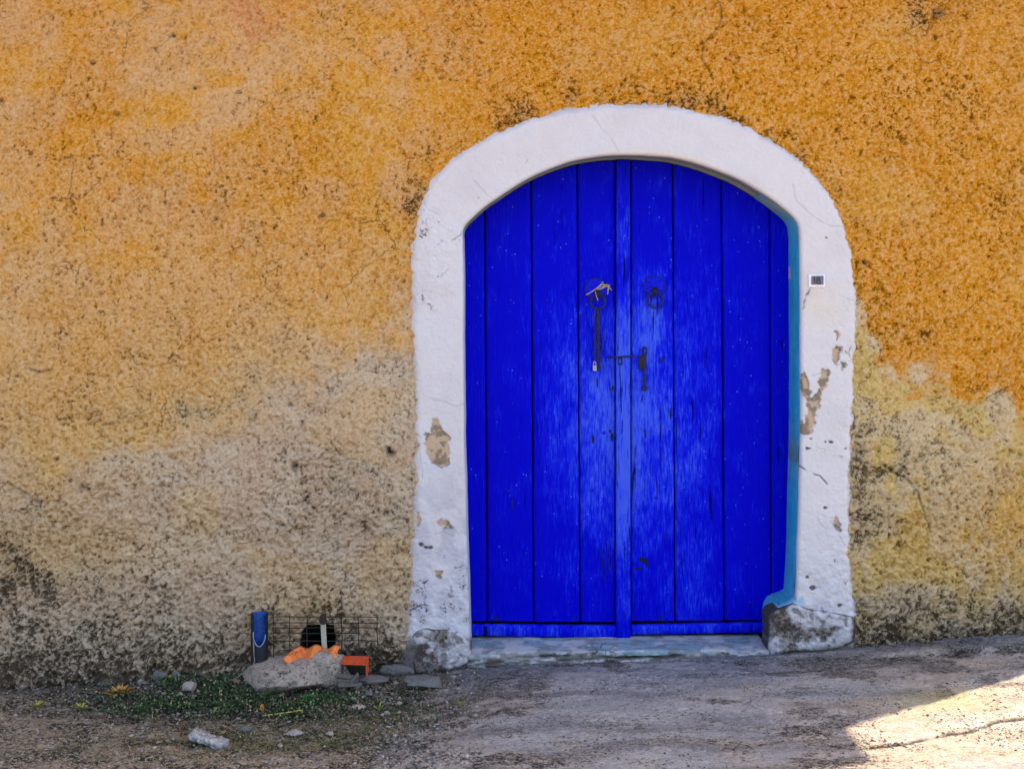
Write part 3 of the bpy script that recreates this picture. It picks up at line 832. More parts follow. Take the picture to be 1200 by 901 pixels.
# ---- the two leaves
YD = 0.19
kd = (DC + YD) / DC
Iw = np.stack([(IN[:, 0] - 600) / S, (770 - IN[:, 1]) / S], 1)
top_sel = IN[:, 1] < 272
arch_x = Iw[top_sel, 0]; arch_z = Iw[top_sel, 1]
oo = np.argsort(arch_x); arch_x = arch_x[oo]; arch_z = arch_z[oo]
def dx(px): return (px - 600) / S * kd            # world x of a pixel on the door face
def dz(py): return CZ + (HZ - py) / S * kd

def plank(px_t0, px_t1, px_b0, px_b1, py_b, parent, name='plank', y0=YD, th=0.022, z_off=0.0, seed=0, round_=0.0025, top=None, g=0.0075):
    nz = 90
    prof = [(0, th), (0, round_), (0.15, 0.0006), (0.5, 0), (0.85, 0.0006), (1, round_), (1, th)]
    us = np.array([0.0, 0.0, 0.03, 0.14, 0.3, 0.5, 0.7, 0.86, 0.97, 1.0, 1.0])
    yo = np.array([th, round_, 0.0, 0, 0, 0, 0, 0, 0.0, round_, th])
    zt = []
    P = np.zeros((nz, len(us), 3))
    t = np.linspace(0, 1, nz)
    zb = dz(py_b)
    rs = np.random.RandomState(seed)
    cup = rs.uniform(-0.002, 0.002); tilt = rs.uniform(-0.0025, 0.0025); off = rs.uniform(-0.0025, 0.0025)
    for j, uu in enumerate(us):
        xt_ = dx(px_t0) + g / 2 + (dx(px_t1) - dx(px_t0) - g) * uu
        xb_ = dx(px_b0) + g / 2 + (dx(px_b1) - dx(px_b0) - g) * uu
        z1 = (np.interp(xt_, arch_x, arch_z) - 0.004) if top is None else top
        z = zb + (z1 - zb) * t
        xx = xb_ + (xt_ - xb_) * t
        side = -1 if uu < 0.5 else 1
        e = 0.0016 * (fbm(z * 9, z * 0 + seed + side, 1, 4, 700) - 0.5) * (1 if uu in (0.0, 0.03, 0.97, 1.0) else 0)
        yy = y0 + off + yo[j] + cup * (2 * uu - 1) ** 2 + tilt * (uu - 0.5) + 0.004 * (fbm(z * 1.2, z * 0 + seed * 3.1 + uu * 0.6, 1, 2, 720) - 0.5)
        P[:, j] = np.stack([xx + e, yy, z], 1)
    PXd = 600 + S * P[..., 0] / kd; PYd = HZ - (P[..., 2] - CZ) * S / kd
    wear = (0.80 * blob(PXd, PYd, 752, 500, 38, 150) + 0.62 * blob(PXd, PYd, 703, 510, 32, 150) + 0.45 * blob(PXd, PYd, 660, 480, 26, 130) + 0.45 * blob(PXd, PYd, 815, 500, 30, 170) - 0.12
            + 0.5 * blob(PXd, PYd, 765, 370, 20, 40) + 0.3 * blob(PXd, PYd, 810, 700, 50, 60) + 0.12)
    if name == 'cover_strip': wear = wear + 0.2
    grime = 0.9 * smooth(26, 2, (py_b - PYd)) * 0.55 + 0.1 * 0
    me = grid_mesh(name, P, None, {'wear': wear, 'grime': grime}, flip=False)
    o = link(name, me, M_door, parent, False)
    return o

leafL = bpy.data.objects.new('door_leaf', None); COL.objects.link(leafL); leafL.parent = house
leafL['label'] = 'left blue door leaf with knocker ring and covering strip'
leafR = bpy.data.objects.new('door_leaf', None); COL.objects.link(leafR); leafR.parent = house
leafR['label'] = 'right blue door leaf with knocker ring and iron latch'

plank(538, 568, 547, 571, 727, leafL, seed=1)
plank(568, 622.5, 571, 625.5, 727.5, leafL, seed=2)
plank(622.5, 676.5, 625.5, 680, 728, leafL, seed=3)
plank(676.5, 721.5, 680, 721.5, 728.5, leafL, seed=4)
plank(739, 788.5, 739, 791, 727, leafR, seed=5)
plank(788.5, 845.5, 791, 849, 727, leafR, seed=6)
plank(845.5, 902, 849, 904, 726, leafR, seed=7)
plank(902, 931, 904, 931, 725, leafR, seed=8)
plank(722, 738, 721.5, 738.5, 747, leafL, name='cover_strip', y0=YD - 0.020, th=0.03, seed=9, round_=0.004, g=0.0)

def rail(px0, px1, py0, py1, py0b, py1b, parent, seed):
    n = 60; us = np.linspace(0, 1, n)
    prof = [(0, 0.03), (0, 0.004), (0.12, 0), (0.5, -0.001), (0.88, 0), (1, 0.004), (1, 0.03)]
    P = np.zeros((n, len(prof), 3))
    for j, (v, yo) in enumerate(prof):
        a = py0 + (py0b - py0) * us; b = py1 + (py1b - py1) * us
        py = a + (b - a) * v + 0.8 * (fbm(us * 20, us * 0 + v, 1, 3, 740 + seed) - 0.5)
        P[:, j] = np.stack([dx(px0 + (px1 - px0) * us), YD - 0.012 + yo + 0.003 * (fbm(us * 8, us * 0 + v, 1, 2, 750) - .5), dz(py)], 1)
    w = 0.35 + 0.5 * (fbm(us * 14, us * 0, 1, 3, 760 + seed) - 0.3)
    W = np.repeat(w[:, None], len(prof), 1)
    me = grid_mesh('bottom_rail', P, None, {'wear': W, 'grime': 0.35 + 0 * W}, flip=False)
    link('bottom_rail', me, M_door, parent)
rail(549, 721, 731, 744, 733, 747, leafL, 1)
rail(740, 899, 732, 743, 729, 740, leafR, 4)

# dark backing ledges behind the boards
for leaf, a, b in ((leafL, 540, 727), (leafR, 734, 930)):
    for py in (300, 480, 660):
        bm = bmesh.new()
        add_box(bm, (dx(a + 4) + dx(b - 4)) / 2, YD + 0.042, dz(py), dx(b - 4) - dx(a + 4), 0.02, 0.12, bev=0.003)
        bm_link('ledge', bm, M_wood_dark, leaf)
# nail heads
nail_bm = bmesh.new()
bmesh.ops.create_icosphere(nail_bm, subdivisions=2, radius=0.0075)
bmesh.ops.scale(nail_bm, vec=(1, 0.55, 1), verts=nail_bm.verts)
nail0 = None
for (px, py) in ((651, 574), (694, 574), (769, 583), (811, 582), (596, 575), (580, 352), (868, 580), (915, 582), (708, 507), (641, 352), (598, 352), (812, 350), (872, 352), (874, 660), (886, 664)):
    if nail0 is None:
        nail0 = bm_link('nail', nail_bm, M_plate, leafL, True); o = nail0
    else:
        o = bpy.data.objects.new('nail', nail0.data); COL.objects.link(o)
        o.parent = leafL if px < 730 else leafR
    o.location = (dx(px), YD - 0.003, dz(py))

def disc(name, px, py, r, mat, parent, y=YD - 0.004, dome=0.004):
    bm = bmesh.new()
    c = bm.verts.new((dx(px), y - dome - 0.004, dz(py)))
    rings = []
    for rr, yy in ((0.5, y - dome * 0.75 - 0.004), (0.85, y - dome * 0.3 - 0.004), (0.96, y - 0.003), (1.0, y + 0.003)):
        rings.append([bm.verts.new((dx(px) + r * rr * math.cos(2 * math.pi * k / 40), yy, dz(py) + r * rr * math.sin(2 * math.pi * k / 40))) for k in range(40)])
    for k in range(40):
        bm.faces.new((c, rings[0][k], rings[0][(k + 1) % 40]))
        for A, B in zip(rings[:-1], rings[1:]):
            bm.faces.new((A[k], B[k], B[(k + 1) % 40], A[(k + 1) % 40]))
    rb = bmesh.new(); add_torus(rb, (dx(px), y - 0.001, dz(py)), r, 0.0028, None, 40, 6); bm_link('plate_rim', rb, M_ring, parent, True)
    return bm_link(name, bm, mat, parent, True)
disc('knocker_plate', 698, 339, 0.048, M_plate, leafL)
disc('knocker_plate', 766.5, 336, 0.047, M_plate, leafR)
def knocker(px, py, rad, leaf, tilt=0.0):
    bm = bmesh.new()
    add_torus(bm, (dx(px), YD - 0.030, dz(py)), rad, 0.0045, Matrix.Rotation(R(tilt), 4, 'X'))
    bm_link('knocker_ring', bm, M_ring, leaf, True)
    bm = bmesh.new()
    c = Vector((dx(px), 0, dz(py) + rad))
    add_tube(bm, [(c.x, YD, c.z + 0.012), (c.x, YD - 0.022, c.z + 0.012), (c.x, YD - 0.036, c.z + 0.008), (c.x, YD - 0.040, c.z - 0.003), (c.x, YD - 0.030, c.z - 0.010)], [0.010, 0.010, 0.0085, 0.007, 0.005], 10)
    add_torus(bm, (c.x, YD - 0.012, c.z + 0.012), 0.010, 0.004, None, 16, 6)
    bm_link('ring_staple', bm, M_black_iron, leaf, True)
knocker(700, 353.5, 0.0335, leafL)
knocker(766.5, 351.5, 0.0345, leafR)

# latch on the right leaf, keyholes, small bolt
bm = bmesh.new()
add_box(bm, dx(755), YD - 0.008, dz(433), 0.012, 0.010, 0.145, bev=0.002)
add_torus(bm, (dx(755), YD - 0.008, dz(411)), 0.010, 0.003, None, 16, 6, 1.0, 1.6)
add_box(bm, dx(755), YD - 0.010, dz(455), 0.026, 0.012, 0.018, bev=0.004)
bm_link('latch', bm, M_ring, leafR)
bm = bmesh.new()
add_tube(bm, [(dx(712), YD - 0.012, dz(418.5)), (dx(724), YD - 0.026, dz(418)), (dx(743), YD - 0.027, dz(417))], 0.0042, 8)
add_torus(bm, (dx(726), YD - 0.024, dz(423)), 0.011, 0.003, None, 16, 6, 0.8, 1.4)
bm_link('cross_bolt', bm, M_ring, leafL, True)
bm = bmesh.new()
add_box(bm, dx(752.5), YD - 0.006, dz(424), 0.036, 0.010, 0.060, bev=0.004)
add_box(bm, dx(750.5), YD - 0.005, dz(430), 0.018, 0.009, 0.022, Matrix.Rotation(R(30), 4, 'Y'), bev=0.003)
bm_link('latch_plate', bm, M_black_iron, leafR)
def chiplet(px, py, w_, h_, leaf, rot=0, seed=0, mat=M_wood_dark, name='gouge'):
    bm = bmesh.new()
    n = 14; rs = random.Random(seed)
    c = Vector((dx(px), YD - 0.0032, dz(py)))
    ring = []
    for k in range(n):
        a = 2 * math.pi * k / n; r_ = rs.uniform(0.6, 1.1)
        x = math.cos(a) * w_ / 2 * r_; z = math.sin(a) * h_ / 2 * r_
        ca, sa = math.cos(R(rot)), math.sin(R(rot))
        ring.append((c.x + x * ca - z * sa, c.z + x * sa + z * ca))
    A = [bm.verts.new((x, c.y, z)) for x, z in ring]; B = [bm.verts.new((x, c.y + 0.01, z)) for x, z in ring]
    bm.faces.new(A)
    for k in range(n): bm.faces.new((A[k], A[(k + 1) % n], B[(k + 1) % n], B[k]))
    return bm_link(name, bm, mat, leaf)
for (px, py, w_, h_, rt, lf) in ((773, 422, 0.012, 0.030, 0, leafR), (777.5, 420, 0.009, 0.026, -20, leafR), (715, 418, 0.045, 0.004, 4, leafL), (725, 425, 0.012, 0.038, 0, leafL), (728, 430, 0.006, 0.020, 20, leafL),
                                 (717, 512, 0.015, 0.042, 0, leafL), (715, 505, 0.012, 0.014, 0, leafL), (695, 515, 0.011, 0.044, 6, leafL), (718, 455, 0.008, 0.026, 0, leafL), (700, 448, 0.006, 0.050, 5, leafL), (752, 467, 0.006, 0.045, -18, leafR), (756, 507, 0.008, 0.06, 6, leafR), (770, 571, 0.006, 0.10, 0, leafR),
                                 (752, 655, 0.034, 0.030, 0, leafR), (757, 659, 0.012, 0.05, 8, leafR), (748, 666, 0.040, 0.010, 0, leafR), (786, 485, 0.009, 0.05, 0, leafR), (905, 604, 0.035, 0.007, -45, leafR), (600, 590, 0.006, 0.06, 0, leafL), (780, 630, 0.005, 0.07, 0, leafR), (706, 660, 0.005, 0.16, 6, leafL), (712, 650, 0.004, 0.15, 4, leafL)):
    chiplet(px, py, w_, h_, lf, rt, int(px * 7 + py))

# ------------------------------------------------------------------ chain and padlock hanging from the left knocker ring
cp = Vector((dx(698), YD - 0.034, dz(361)))
chain = thing('chain', 'thin dark chain with a small pale padlock hanging from the left knocker ring', 'chain', cp)
def place(o, wx, wy, wz): o.location = (wx - cp.x, wy - cp.y, wz - cp.z)
bm = bmesh.new(); add_torus(bm, (0, 0, 0), 0.0070, 0.0030, None, 14, 6, 0.72, 1.25)
lk = bm_link('link', bm, M_steel, chain, True)
first = True
random.seed(3)
for strand, (x0, x1, pa, pb2) in enumerate(((698, 697, 362, 420), (700, 702, 366, 430))):
    n = int((pb2 - pa) / S * kd / 0.0122)
    for i in range(n):
        if first: o = lk; first = False
        else:
            o = lk.copy(); COL.objects.link(o); o.parent = chain
        f = i / (n - 1)
        place(o, dx(x0 + (x1 - x0) * f) + 0.0015 * math.sin(i * 1.9), YD - 0.030 + 0.010 * min(1, f * 3) - strand * 0.004, dz(pa + (pb2 - pa) * f))
        o.rotation_euler = (0, random.uniform(-0.25, 0.25), (0.35 if i % 2 else 1.35) + random.uniform(-0.2, 0.2))
bm = bmesh.new()
wpts = [(703, 361), (704.5, 372), (704.8, 390), (706.5, 403), (706, 410), (703, 413), (701, 414)]
add_tube(bm, [Vector((dx(a), YD - 0.022, dz(b))) - cp for a, b in wpts], 0.0014, 6)
bm_link('thin_wire', bm, M_steel, chain, True)
bm = bmesh.new()
c = Vector((dx(696.5), YD - 0.020, dz(431))) - cp
add_box(bm, c.x, c.y, c.z, 0.017, 0.014, 0.024, bev=0.002)
add_tube(bm, [c + Vector((-0.005, 0, 0.010)), c + Vector((-0.005, 0, 0.026)), c + Vector((0, 0, 0.033)), c + Vector((0.005, 0, 0.026)), c + Vector((0.005, 0, 0.010))], 0.0022, 7)
bm_link('padlock', bm, M_brass, chain)
bm = bmesh.new()
c = Vector((dx(701), YD - 0.020, dz(429))) - cp
add_box(bm, c.x, c.y, c.z, 0.010, 0.008, 0.022, Matrix.Rotation(R(12), 4, 'Y'), bev=0.002)
bm_link('tag_bar', bm, M_black_iron, chain)

tp = Vector((dx(701), YD - 0.045, dz(337)))
tw = bpy.data.objects
bm = bmesh.new()
def twp(pts, r=0.0018, y=0.0):
    add_tube(bm, [Vector((dx(a), YD - 0.044 + y + 0.004 * math.sin(i * 2.1), dz(b))) - tp for i, (a, b) in enumerate(pts)], r, 6)
twp([(686, 345.5), (691, 343), (696, 339.5), (701, 335.5), (706, 330.5)], 0.002)
twp([(699, 338), (704, 334), (709, 334.5), (714, 338), (716, 340)])
twp([(700, 337), (705, 336.5), (710, 333.5), (713, 334.5), (711, 339)], y=-0.004)
twp([(702, 335), (707, 333), (712, 337), (711, 345)], y=-0.002)
twp([(698, 339), (703, 339), (708, 336), (714, 335)], y=-0.006)
twp([(697, 341), (698, 347), (700, 352)], 0.0015)
twine = bm_link('twine', bm, M_twine, None, True); twine.location = tp
tag(twine, 'straw-coloured twine knotted over the left knocker ring above the chain', 'twine')

# ------------------------------------------------------------------ house number
np_ = at(957, 329, -0.016)
plate = thing('number_plate', 'small white tile with dark worn house number 18 on the white surround', 'house number', np_)
bm = bmesh.new(); add_box(bm, 0, 0.002, 0, 0.070, 0.012, 0.056, bev=0.003)
bm_link('backing_tile', bm, M_tile_white, plate)
bm = bmesh.new(); add_box(bm, 0.002, -0.006, 0.002, 0.052, 0.006, 0.038, bev=0.0015)
bm_link('enamel_face', bm, M_ink_grey, plate)
bm = bmesh.new()
add_tube(bm, [(-0.016, -0.0095, 0.008), (-0.011, -0.0095, 0.014), (-0.011, -0.0095, -0.012)], 0.0022, 6)
bm_link('numeral', bm, M_ink, plate)
bm = bmesh.new()
add_torus(bm, (0.006, -0.0095, 0.009), 0.0058, 0.0023, None, 20, 6)
add_torus(bm, (0.006, -0.0095, -0.0055), 0.0078, 0.0025, None, 20, 6)
bm_link('numeral', bm, M_ink, plate)

# ------------------------------------------------------------------ wire grille over the vent
gp = at(380, 748, -0.035)
gr = thing('wire_grille', 'rusty wire mesh panel leaning over the dark vent hole', 'wire mesh', gp)
def wire(a, b, r=0.0021, nm='wire', mat=M_rust, ya=-0.035, yb=-0.035, n=7, sd=0):
    bm = bmesh.new(); rs = random.Random(sd)
    pa, pb_ = at(a[0], a[1], ya), at(b[0], b[1], yb)
    pts = []
    for i in range(n):
        f = i / (n - 1)
        p = pa.lerp(pb_, f) - gp
        if 0 < i < n - 1: p += Vector((rs.uniform(-1, 1), rs.uniform(-1, 1), rs.uniform(-1, 1))) * 0.0018
        pts.append(p)
    add_tube(bm, pts, r, 6)
    return bm_link(nm, bm, mat, gr, True)
for i, x in enumerate((320, 339.5, 359.5, 380, 400.5, 419.5, 441.5)):
    wire((x, 720.5 + (i % 2)), (x + (0.5 if i < 5 else 1.5), 772), sd=i, ya=-0.030, yb=-0.045)
for i, (y, x0, x1) in enumerate(((722.5, 318, 443), (729.5, 319, 442), (735, 318, 443), (741.5, 319, 420), (750.5, 318, 443), (762, 330, 443))):
    wire((x0, y), (x1, y + 0.4), sd=20 + i, ya=-0.034, yb=-0.034)
bm = bmesh.new()
a = at(379.5, 745, -0.042) - gp
add_box(bm, a.x, a.y, a.z, 0.022, 0.010, 0.112, Matrix.Rotation(R(-3), 4, 'Y'), bev=0.002)
bm_link('upright_bar', bm, M_bar, gr)
bm = bmesh.new()
a = at(379, 724, -0.05) - gp
add_box(bm, a.x, a.y, a.z, 0.022, 0.03, 0.036, bev=0.005)
add_tube(bm, [a + Vector((-0.016, 0, -0.012)), a + Vector((-0.006, -0.015, -0.02)), a + Vector((0.006, -0.015, -0.02)), a + Vector((0.016, 0, -0.010))], 0.004, 7)
bm_link('rusty_clamp', bm, M_rust, gr)

# ------------------------------------------------------------------ cut blue pipe
bp = at(304, 779, -0.055)
pipe = thing('blue_pipe', 'upright dark pipe with its front cut away showing a bright blue inside', 'pipe', bp)
rO, rI = 0.037, 0.031
def pipe_pt(a, z, r): return Vector((r * math.sin(a), -r * math.cos(a) * 0.85, z))
ztop_, zcut = 0.222, 0.088
bm = bmesh.new()
nA, nZ = 40, 30
def shell(r, inside_):
    G = [[None] * (nA + 1) for _ in range(nZ + 1)]
    for i in range(nZ + 1):
        z = -0.03 + (ztop_ + 0.03) * i / nZ
        # opening half-angle grows above the U-shaped lip
        op = 0.0
        if z > zcut: op = 0.80 * math.sqrt(min(1, (z - zcut) / 0.035)) 
        for k in range(nA + 1):
            a = 0.16 + op + (2 * math.pi - 2 * op) * k / nA
            G[i][k] = bm.verts.new(pipe_pt(a, z, r))
    for i in range(nZ):
        for k in range(nA):
            bm.faces.new((G[i][k], G[i][k + 1], G[i + 1][k + 1], G[i + 1][k]))
    return G
G1 = shell(rO, False)
me = bpy.data.meshes.new('outer_shell'); bm.to_mesh(me); bm.free()
link('outer_shell', me, M_navy, pipe, True)
bm = bmesh.new(); shell(rI, True)
me = bpy.data.meshes.new('inner_lining'); bm.to_mesh(me); bm.free()
link('inner_lining', me, M_pipe_blue, pipe, True)
bm = bmesh.new()
pts = []
for i in range(29):
    f = -1 + 2 * i / 28
    zz = zcut + 0.035 * min(1, abs(f) ** 2 * 1.0) * 1.0
    op = 0.16 + 0.80 * math.sqrt(min(1, (zz - zcut) / 0.035)) * (1 if f > 0 else -1)
    pts.append(pipe_pt(op, zz, rO - 0.002))
pts = [pipe_pt(-0.64, 0.15, rO - 0.002)] + pts + [pipe_pt(0.96, 0.135, rO - 0.002)]
add_tube(bm, pts, 0.0026, 6)
bm_link('cut_rim', bm, M_rim, pipe, True)

g2 = on_ground(268, 799)
bm = bmesh.new()
pts = [at(297, 752, -0.095), at(297.5, 765, -0.097), at(298.5, 775, -0.10), at(296, 779, -0.105), at(288, 786, -0.12), at(279, 793, -0.14), g2 + Vector((0, 0, 0.004)), g2 + Vector((-0.03, 0.01, -0.004))]
add_tube(bm, [p - g2 for p in pts], 0.0026, 7)
cb = bm_link('cable', bm, M_cable, None, True); cb.location = g2
tag(cb, 'thin grey cable dropping beside the blue pipe onto the dirt', 'cable')

# ------------------------------------------------------------------ the street
xs = axis(-2.42, 2.75, 0.0072, -400, 400); ys = axis(-1.62, 0.10, 0.0072, -600, 400)
X, Y = np.meshgrid(xs, ys, indexing='ij')
H = ground_h(X, Y)
gx = 600 + X * S * DC / (DC + np.clip(Y, -4, 1)); gy = HZ + (CZ - H) * S * DC / (DC + np.clip(Y, -4, 1))
near = (np.abs(X) < 3.5) & (Y > -2)
n1 = fbm(X, Y * 1.6, 2.4, 5, 800); n2 = fbm(X, Y * 1.8, 9, 4, 810); n3 = fbm(X * 0.6, Y * 2, 24, 4, 820)
edge_x = -0.20 - 0.35 * np.clip(-Y, 0, 2) + 0.22 * (fbm(X, Y, 5, 3, 830) - 0.5)
dirt = smooth(0.06, -0.10, X - edge_x)
CONC = lin(160, 153, 148); CONCB = lin(122, 122, 130); DIRT = lin(140, 118, 92); DARKD = lin(66, 58, 46); OLIVE = lin(112, 98, 48); BROWN = lin(160, 138, 114)
gc = mixc(np.broadcast_to(CONC, X.shape + (3,)), lin(176, 158, 142), smooth(0.42, 0.6, n1))
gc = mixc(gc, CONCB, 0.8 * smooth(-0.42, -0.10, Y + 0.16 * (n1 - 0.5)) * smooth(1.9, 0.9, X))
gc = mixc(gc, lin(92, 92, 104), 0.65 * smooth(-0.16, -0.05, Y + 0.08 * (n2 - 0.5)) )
gc = mixc(gc, BROWN, 0.4 * smooth(-0.5, -1.0, Y) * smooth(0.4, 0.6, n2))
streak = fbm(X * 0.55 - 0.12 * Y, Y * 3.2 + 0.25 * X, 5.5, 4, 840)
sun_patch_fade = 1 - 0.8 * smooth(960, 1040, gx) * smooth(800, 835, gy)  # dark streaks fade over the sunlit patch, its brightness painted in
gc = mixc(gc, lin(92, 88, 86), 0.42 * smooth(0.50, 0.68, streak) * sun_patch_fade)
gc = mixc(gc, lin(186, 176, 166), 0.5 * smooth(0.46, 0.34, streak))
band = smooth(1.45, 1.7, X) * smooth(0.06, 0.01, np.abs(Y + 0.17 - 0.03 * (X - 1.5) + 0.03 * (n1 - 0.5)))
gc = mixc(gc, lin(52, 46, 44), 0.75 * band * smooth(0.3, 0.55, n2 + 0.1))
gc = mixc(gc, lin(74, 64, 60), 0.6 * smooth(0.55, 0.66, n1 * 0.5 + n2 * 0.5) * (1 - 0.8 * smooth(960, 1040, gx) * smooth(800, 835, gy)))  # dark mottling likewise painted thinner over the sunlit patch
DIRT = lin(170, 146, 118)
dc = mixc(np.broadcast_to(DIRT, X.shape + (3,)), BROWN, smooth(0.45, 0.6, n1))
veg = blob(gx, gy, 250, 822, 170, 24) + 0.8 * blob(gx, gy, 430, 820, 150, 24)
dc = mixc(dc, DARKD, np.clip(1.25 * veg, 0, 1) * smooth(0.25, 0.5, n2 + 0.1))
dc = mixc(dc, OLIVE, np.clip(blob(gx, gy, 330, 868, 150, 15) + 0.8 * blob(gx, gy, 480, 845, 80, 14) + 0.35 * blob(gx, gy, 150, 880, 150, 16), 0, 1) * smooth(0.3, 0.5, n2 + 0.05))
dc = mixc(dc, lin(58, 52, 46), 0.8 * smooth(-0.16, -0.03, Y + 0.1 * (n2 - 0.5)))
gc = mixc(gc, dc, dirt)
dustline = seg_dist(gx + 8 * (n3 - .5), gy + 3 * (n3 - .5), [(1020, 875), (1060, 872), (1100, 862), (1140, 856), (1170, 845), (1200, 842)])
gc = mixc(gc, lin(40, 34, 30), 0.9 * smooth(3.2, 0.8, dustline) * smooth(0.3, 0.5, n2 + .1) * near)
gc = mixc(gc, lin(180, 160, 80), 0.45 * blob(gx, gy, 1100, 822, 70, 14))
wash = smooth(2.0, 0.5, seg_dist(gx, gy + 5 * (n3 - 0.5), [(900, 790), (1000, 784), (1060, 776), (1120, 775)]))
gc = mixc(gc, lin(60, 54, 54), 0.6 * wash * near)
H2 = H - 0.004 * smooth(3, 0.8, dustline) * near
gspk = 0.36 + 0.26 * dirt + 0.25 * smooth(0.45, 0.62, n2) + 0.35 * band + 0.15 * veg + 0.18 * smooth(5, 60, gy - 800) * (1 - dirt) * smooth(.45, .6, n1)
gspk = np.where(near, gspk, 0.4)
gspk = gspk - 0.12 * smooth(960, 1060, gx) * smooth(800, 830, gy)  # fewer dark specks painted over the sunlit patch
me = grid_mesh('street_ground', np.stack([X, Y, H2], -1), None, {'col': gc, 'spk': np.clip(gspk, 0, 1)})
street = link('street_ground', me, M_ground, None, True)
tag(street, 'sloping lane of worn concrete and dry dirt below the house', None, None, 'structure')

# ------------------------------------------------------------------ rubble and single stones
def stone(px, py, wpx, hpx, label, mat, seed, depth=None, group=None, sink=0.3, name='stone', rot=0.0, box=0.0, up=0.0, sub=3, cat='stone', flat=0.55):
    """px, py: foot of the stone; wpx, hpx: size on the photograph"""
    g = on_ground(px, py)
    k = (DC + g.y) / DC / S
    sx = wpx * k / 2; sz = hpx * k / 2 / (1 - sink * 0.5)
    sy = depth or sx * 0.75
    me = lump_mesh(name, sx * 1.12, sy, sz * 1.1, seed, sub, box=box, flat=flat)
    o = link(name, me, mat)
    o.location = (g.x, g.y + sy * 0.6, g.z + sz * (1 - sink) + up)
    o.rotation_euler = (0, R(rot), 0)
    tag(o, label, cat, group)
    return o
stone(338, 815, 104, 40, 'largest slab of broken concrete rubble, below the orange tile', M_rubble, 21, 0.13, sink=0.25, name='concrete_rubble', sub=6, cat='rubble', rot=-4, box=0.25)
stone(377, 808, 56, 38, 'rounded lump of rubble on top of the largest slab, under the orange tile', M_rubble, 33, 0.08, sink=0.1, name='concrete_rubble', sub=5, cat='rubble', rot=10, up=0.0, box=0.2)
stone(187, 786, 17, 12, 'grey round stone against the wall foot inside a loop of wire', M_stone_grey, 5, sub=4)
stone(222, 812, 19, 12, 'pale pointed stone at the top edge of the green weeds', M_stone_pale, 8, sub=4, flat=0.4)
stone(165, 802, 9, 6, 'small pale stone left of the weeds, below the grey round stone', M_stone_pale, 9)
stone(277, 803, 13, 6, 'reddish brown stone shard left of the big rubble slab', M_terra, 12, flat=0.4) .data.materials[0] = simple('brown_shard', (0.27, 0.15, 0.09), 0.95, 0.1)
stone(497, 806, 48, 9, 'long flat grey stone slab lying below the left plinth stone', M_stone_grey, 14, 0.06, sub=4, box=0.6)
stone(465, 792, 40, 12, 'low pale stone between the red brick and the door surround', M_stone_grey, 15, 0.03, sub=4, box=0.3)
stone(432, 802, 44, 9, 'low grey stone in front of the hollow red brick', M_stone_grey, 18, 0.04, sub=4)
stone(418, 833, 20, 6, 'flat pinkish stone in the debris right of the weeds', M_rubble, 19, sub=4)
stone(288, 857, 18, 5, 'flat brown stone behind the crushed bottle', M_stone_grey, 25, sub=3)
stone(345, 861, 22, 5, 'whitish flat stone in the olive moss right of the bottle', M_stone_pale, 26, sub=3)
stone(386, 862, 10, 4, 'tiny whitish stone in the olive moss, right of the flat whitish one', M_stone_pale, 27)
stone(205, 794, 12, 7, 'small grey stone just right of the grey round stone', M_stone_grey, 28)
stone(120, 800, 14, 5, 'little grey stone left of the dry orange leaves', M_stone_grey, 29)

random.seed(11)
k = 0
for i in range(46):
    px = random.choice([random.uniform(400, 480), random.uniform(140, 290), random.uniform(430, 540)]); py = random.uniform(800, 845)
    stone(px, py, random.uniform(5, 10), random.uniform(3, 6), 'small pale stone chip in the debris at the wall foot', random.choice([M_stone_pale, M_stone_grey, M_rubble]), 100 + i, sub=2, group='stone chips in the debris', name='stone_chip', flat=0.4)

# wire loop round the grey stone
g = on_ground(185, 786)
bm = bmesh.new()
pts = [(174, 788), (172, 776), (175, 768), (183, 767), (190, 770), (199, 776), (204, 774), (208, 770)]
add_tube(bm, [at(a, b, -0.05 - 0.01 * (i % 3)) - g for i, (a, b) in enumerate(pts)], 0.002, 6)
wl = bm_link('bent_wire', bm, M_rust, None, True); wl.location = g
tag(wl, 'bent rusty wire loop standing over the grey round stone', 'wire')

# ------------------------------------------------------------------ broken roof tile (wavy) and hollow brick
tl = at(363, 773, -0.105)
n, m = 60, 12
us = np.linspace(0, 1, n); vs = np.linspace(0, 1, m)
U, Vv = np.meshgrid(us, vs, indexing='ij')
wave = 0.5 + 0.5 * np.cos(2 * np.pi * (U * 2.35 - 0.15))
Wd = 0.215
bottom = np.interp(U, [0, 0.12, 0.25, 0.5, 0.8, 1], [0.012, -0.018, -0.03, -0.012, 0.0, 0.008])
topz = np.interp(U, [0, 0.1, 0.16, 1], [0.040, 0.048, 0.060, 0.058]) * 1.0 
Zt = bottom + (topz - 0.020 - bottom) * Vv + 0.026 * (wave - 0.5) * Vv
Yt = -0.030 * wave + 0.05 * Vv + 0.004 * (fbm(U * 9, Vv * 5, 1, 3, 900) - 0.5)
Xt = (U - 0.5) * Wd + 0.03 * Vv * (1 - U * 0.5)
F = np.stack([Xt, Yt, Zt], -1)
th = 0.014
ring = np.concatenate([F, F[:, ::-1] + np.array([0.0, th, 0.004])], 1)
ring = np.concatenate([ring, ring[:, :1]], 1)
me = grid_mesh('roof_tile', ring, None, None)
bm = bmesh.new(); bm.from_mesh(me)
bmesh.ops.remove_doubles(bm, verts=bm.verts, dist=1e-5)
bmesh.ops.holes_fill(bm, edges=[e for e in bm.edges if e.is_boundary], sides=0)
bmesh.ops.recalc_face_normals(bm, faces=bm.faces)
bm.to_mesh(me); bm.free()
tile = link('roof_tile', me, M_terra)
tile.location = tl
tag(tile, 'broken wavy orange roof tile propped on the big rubble slab', 'roof tile')
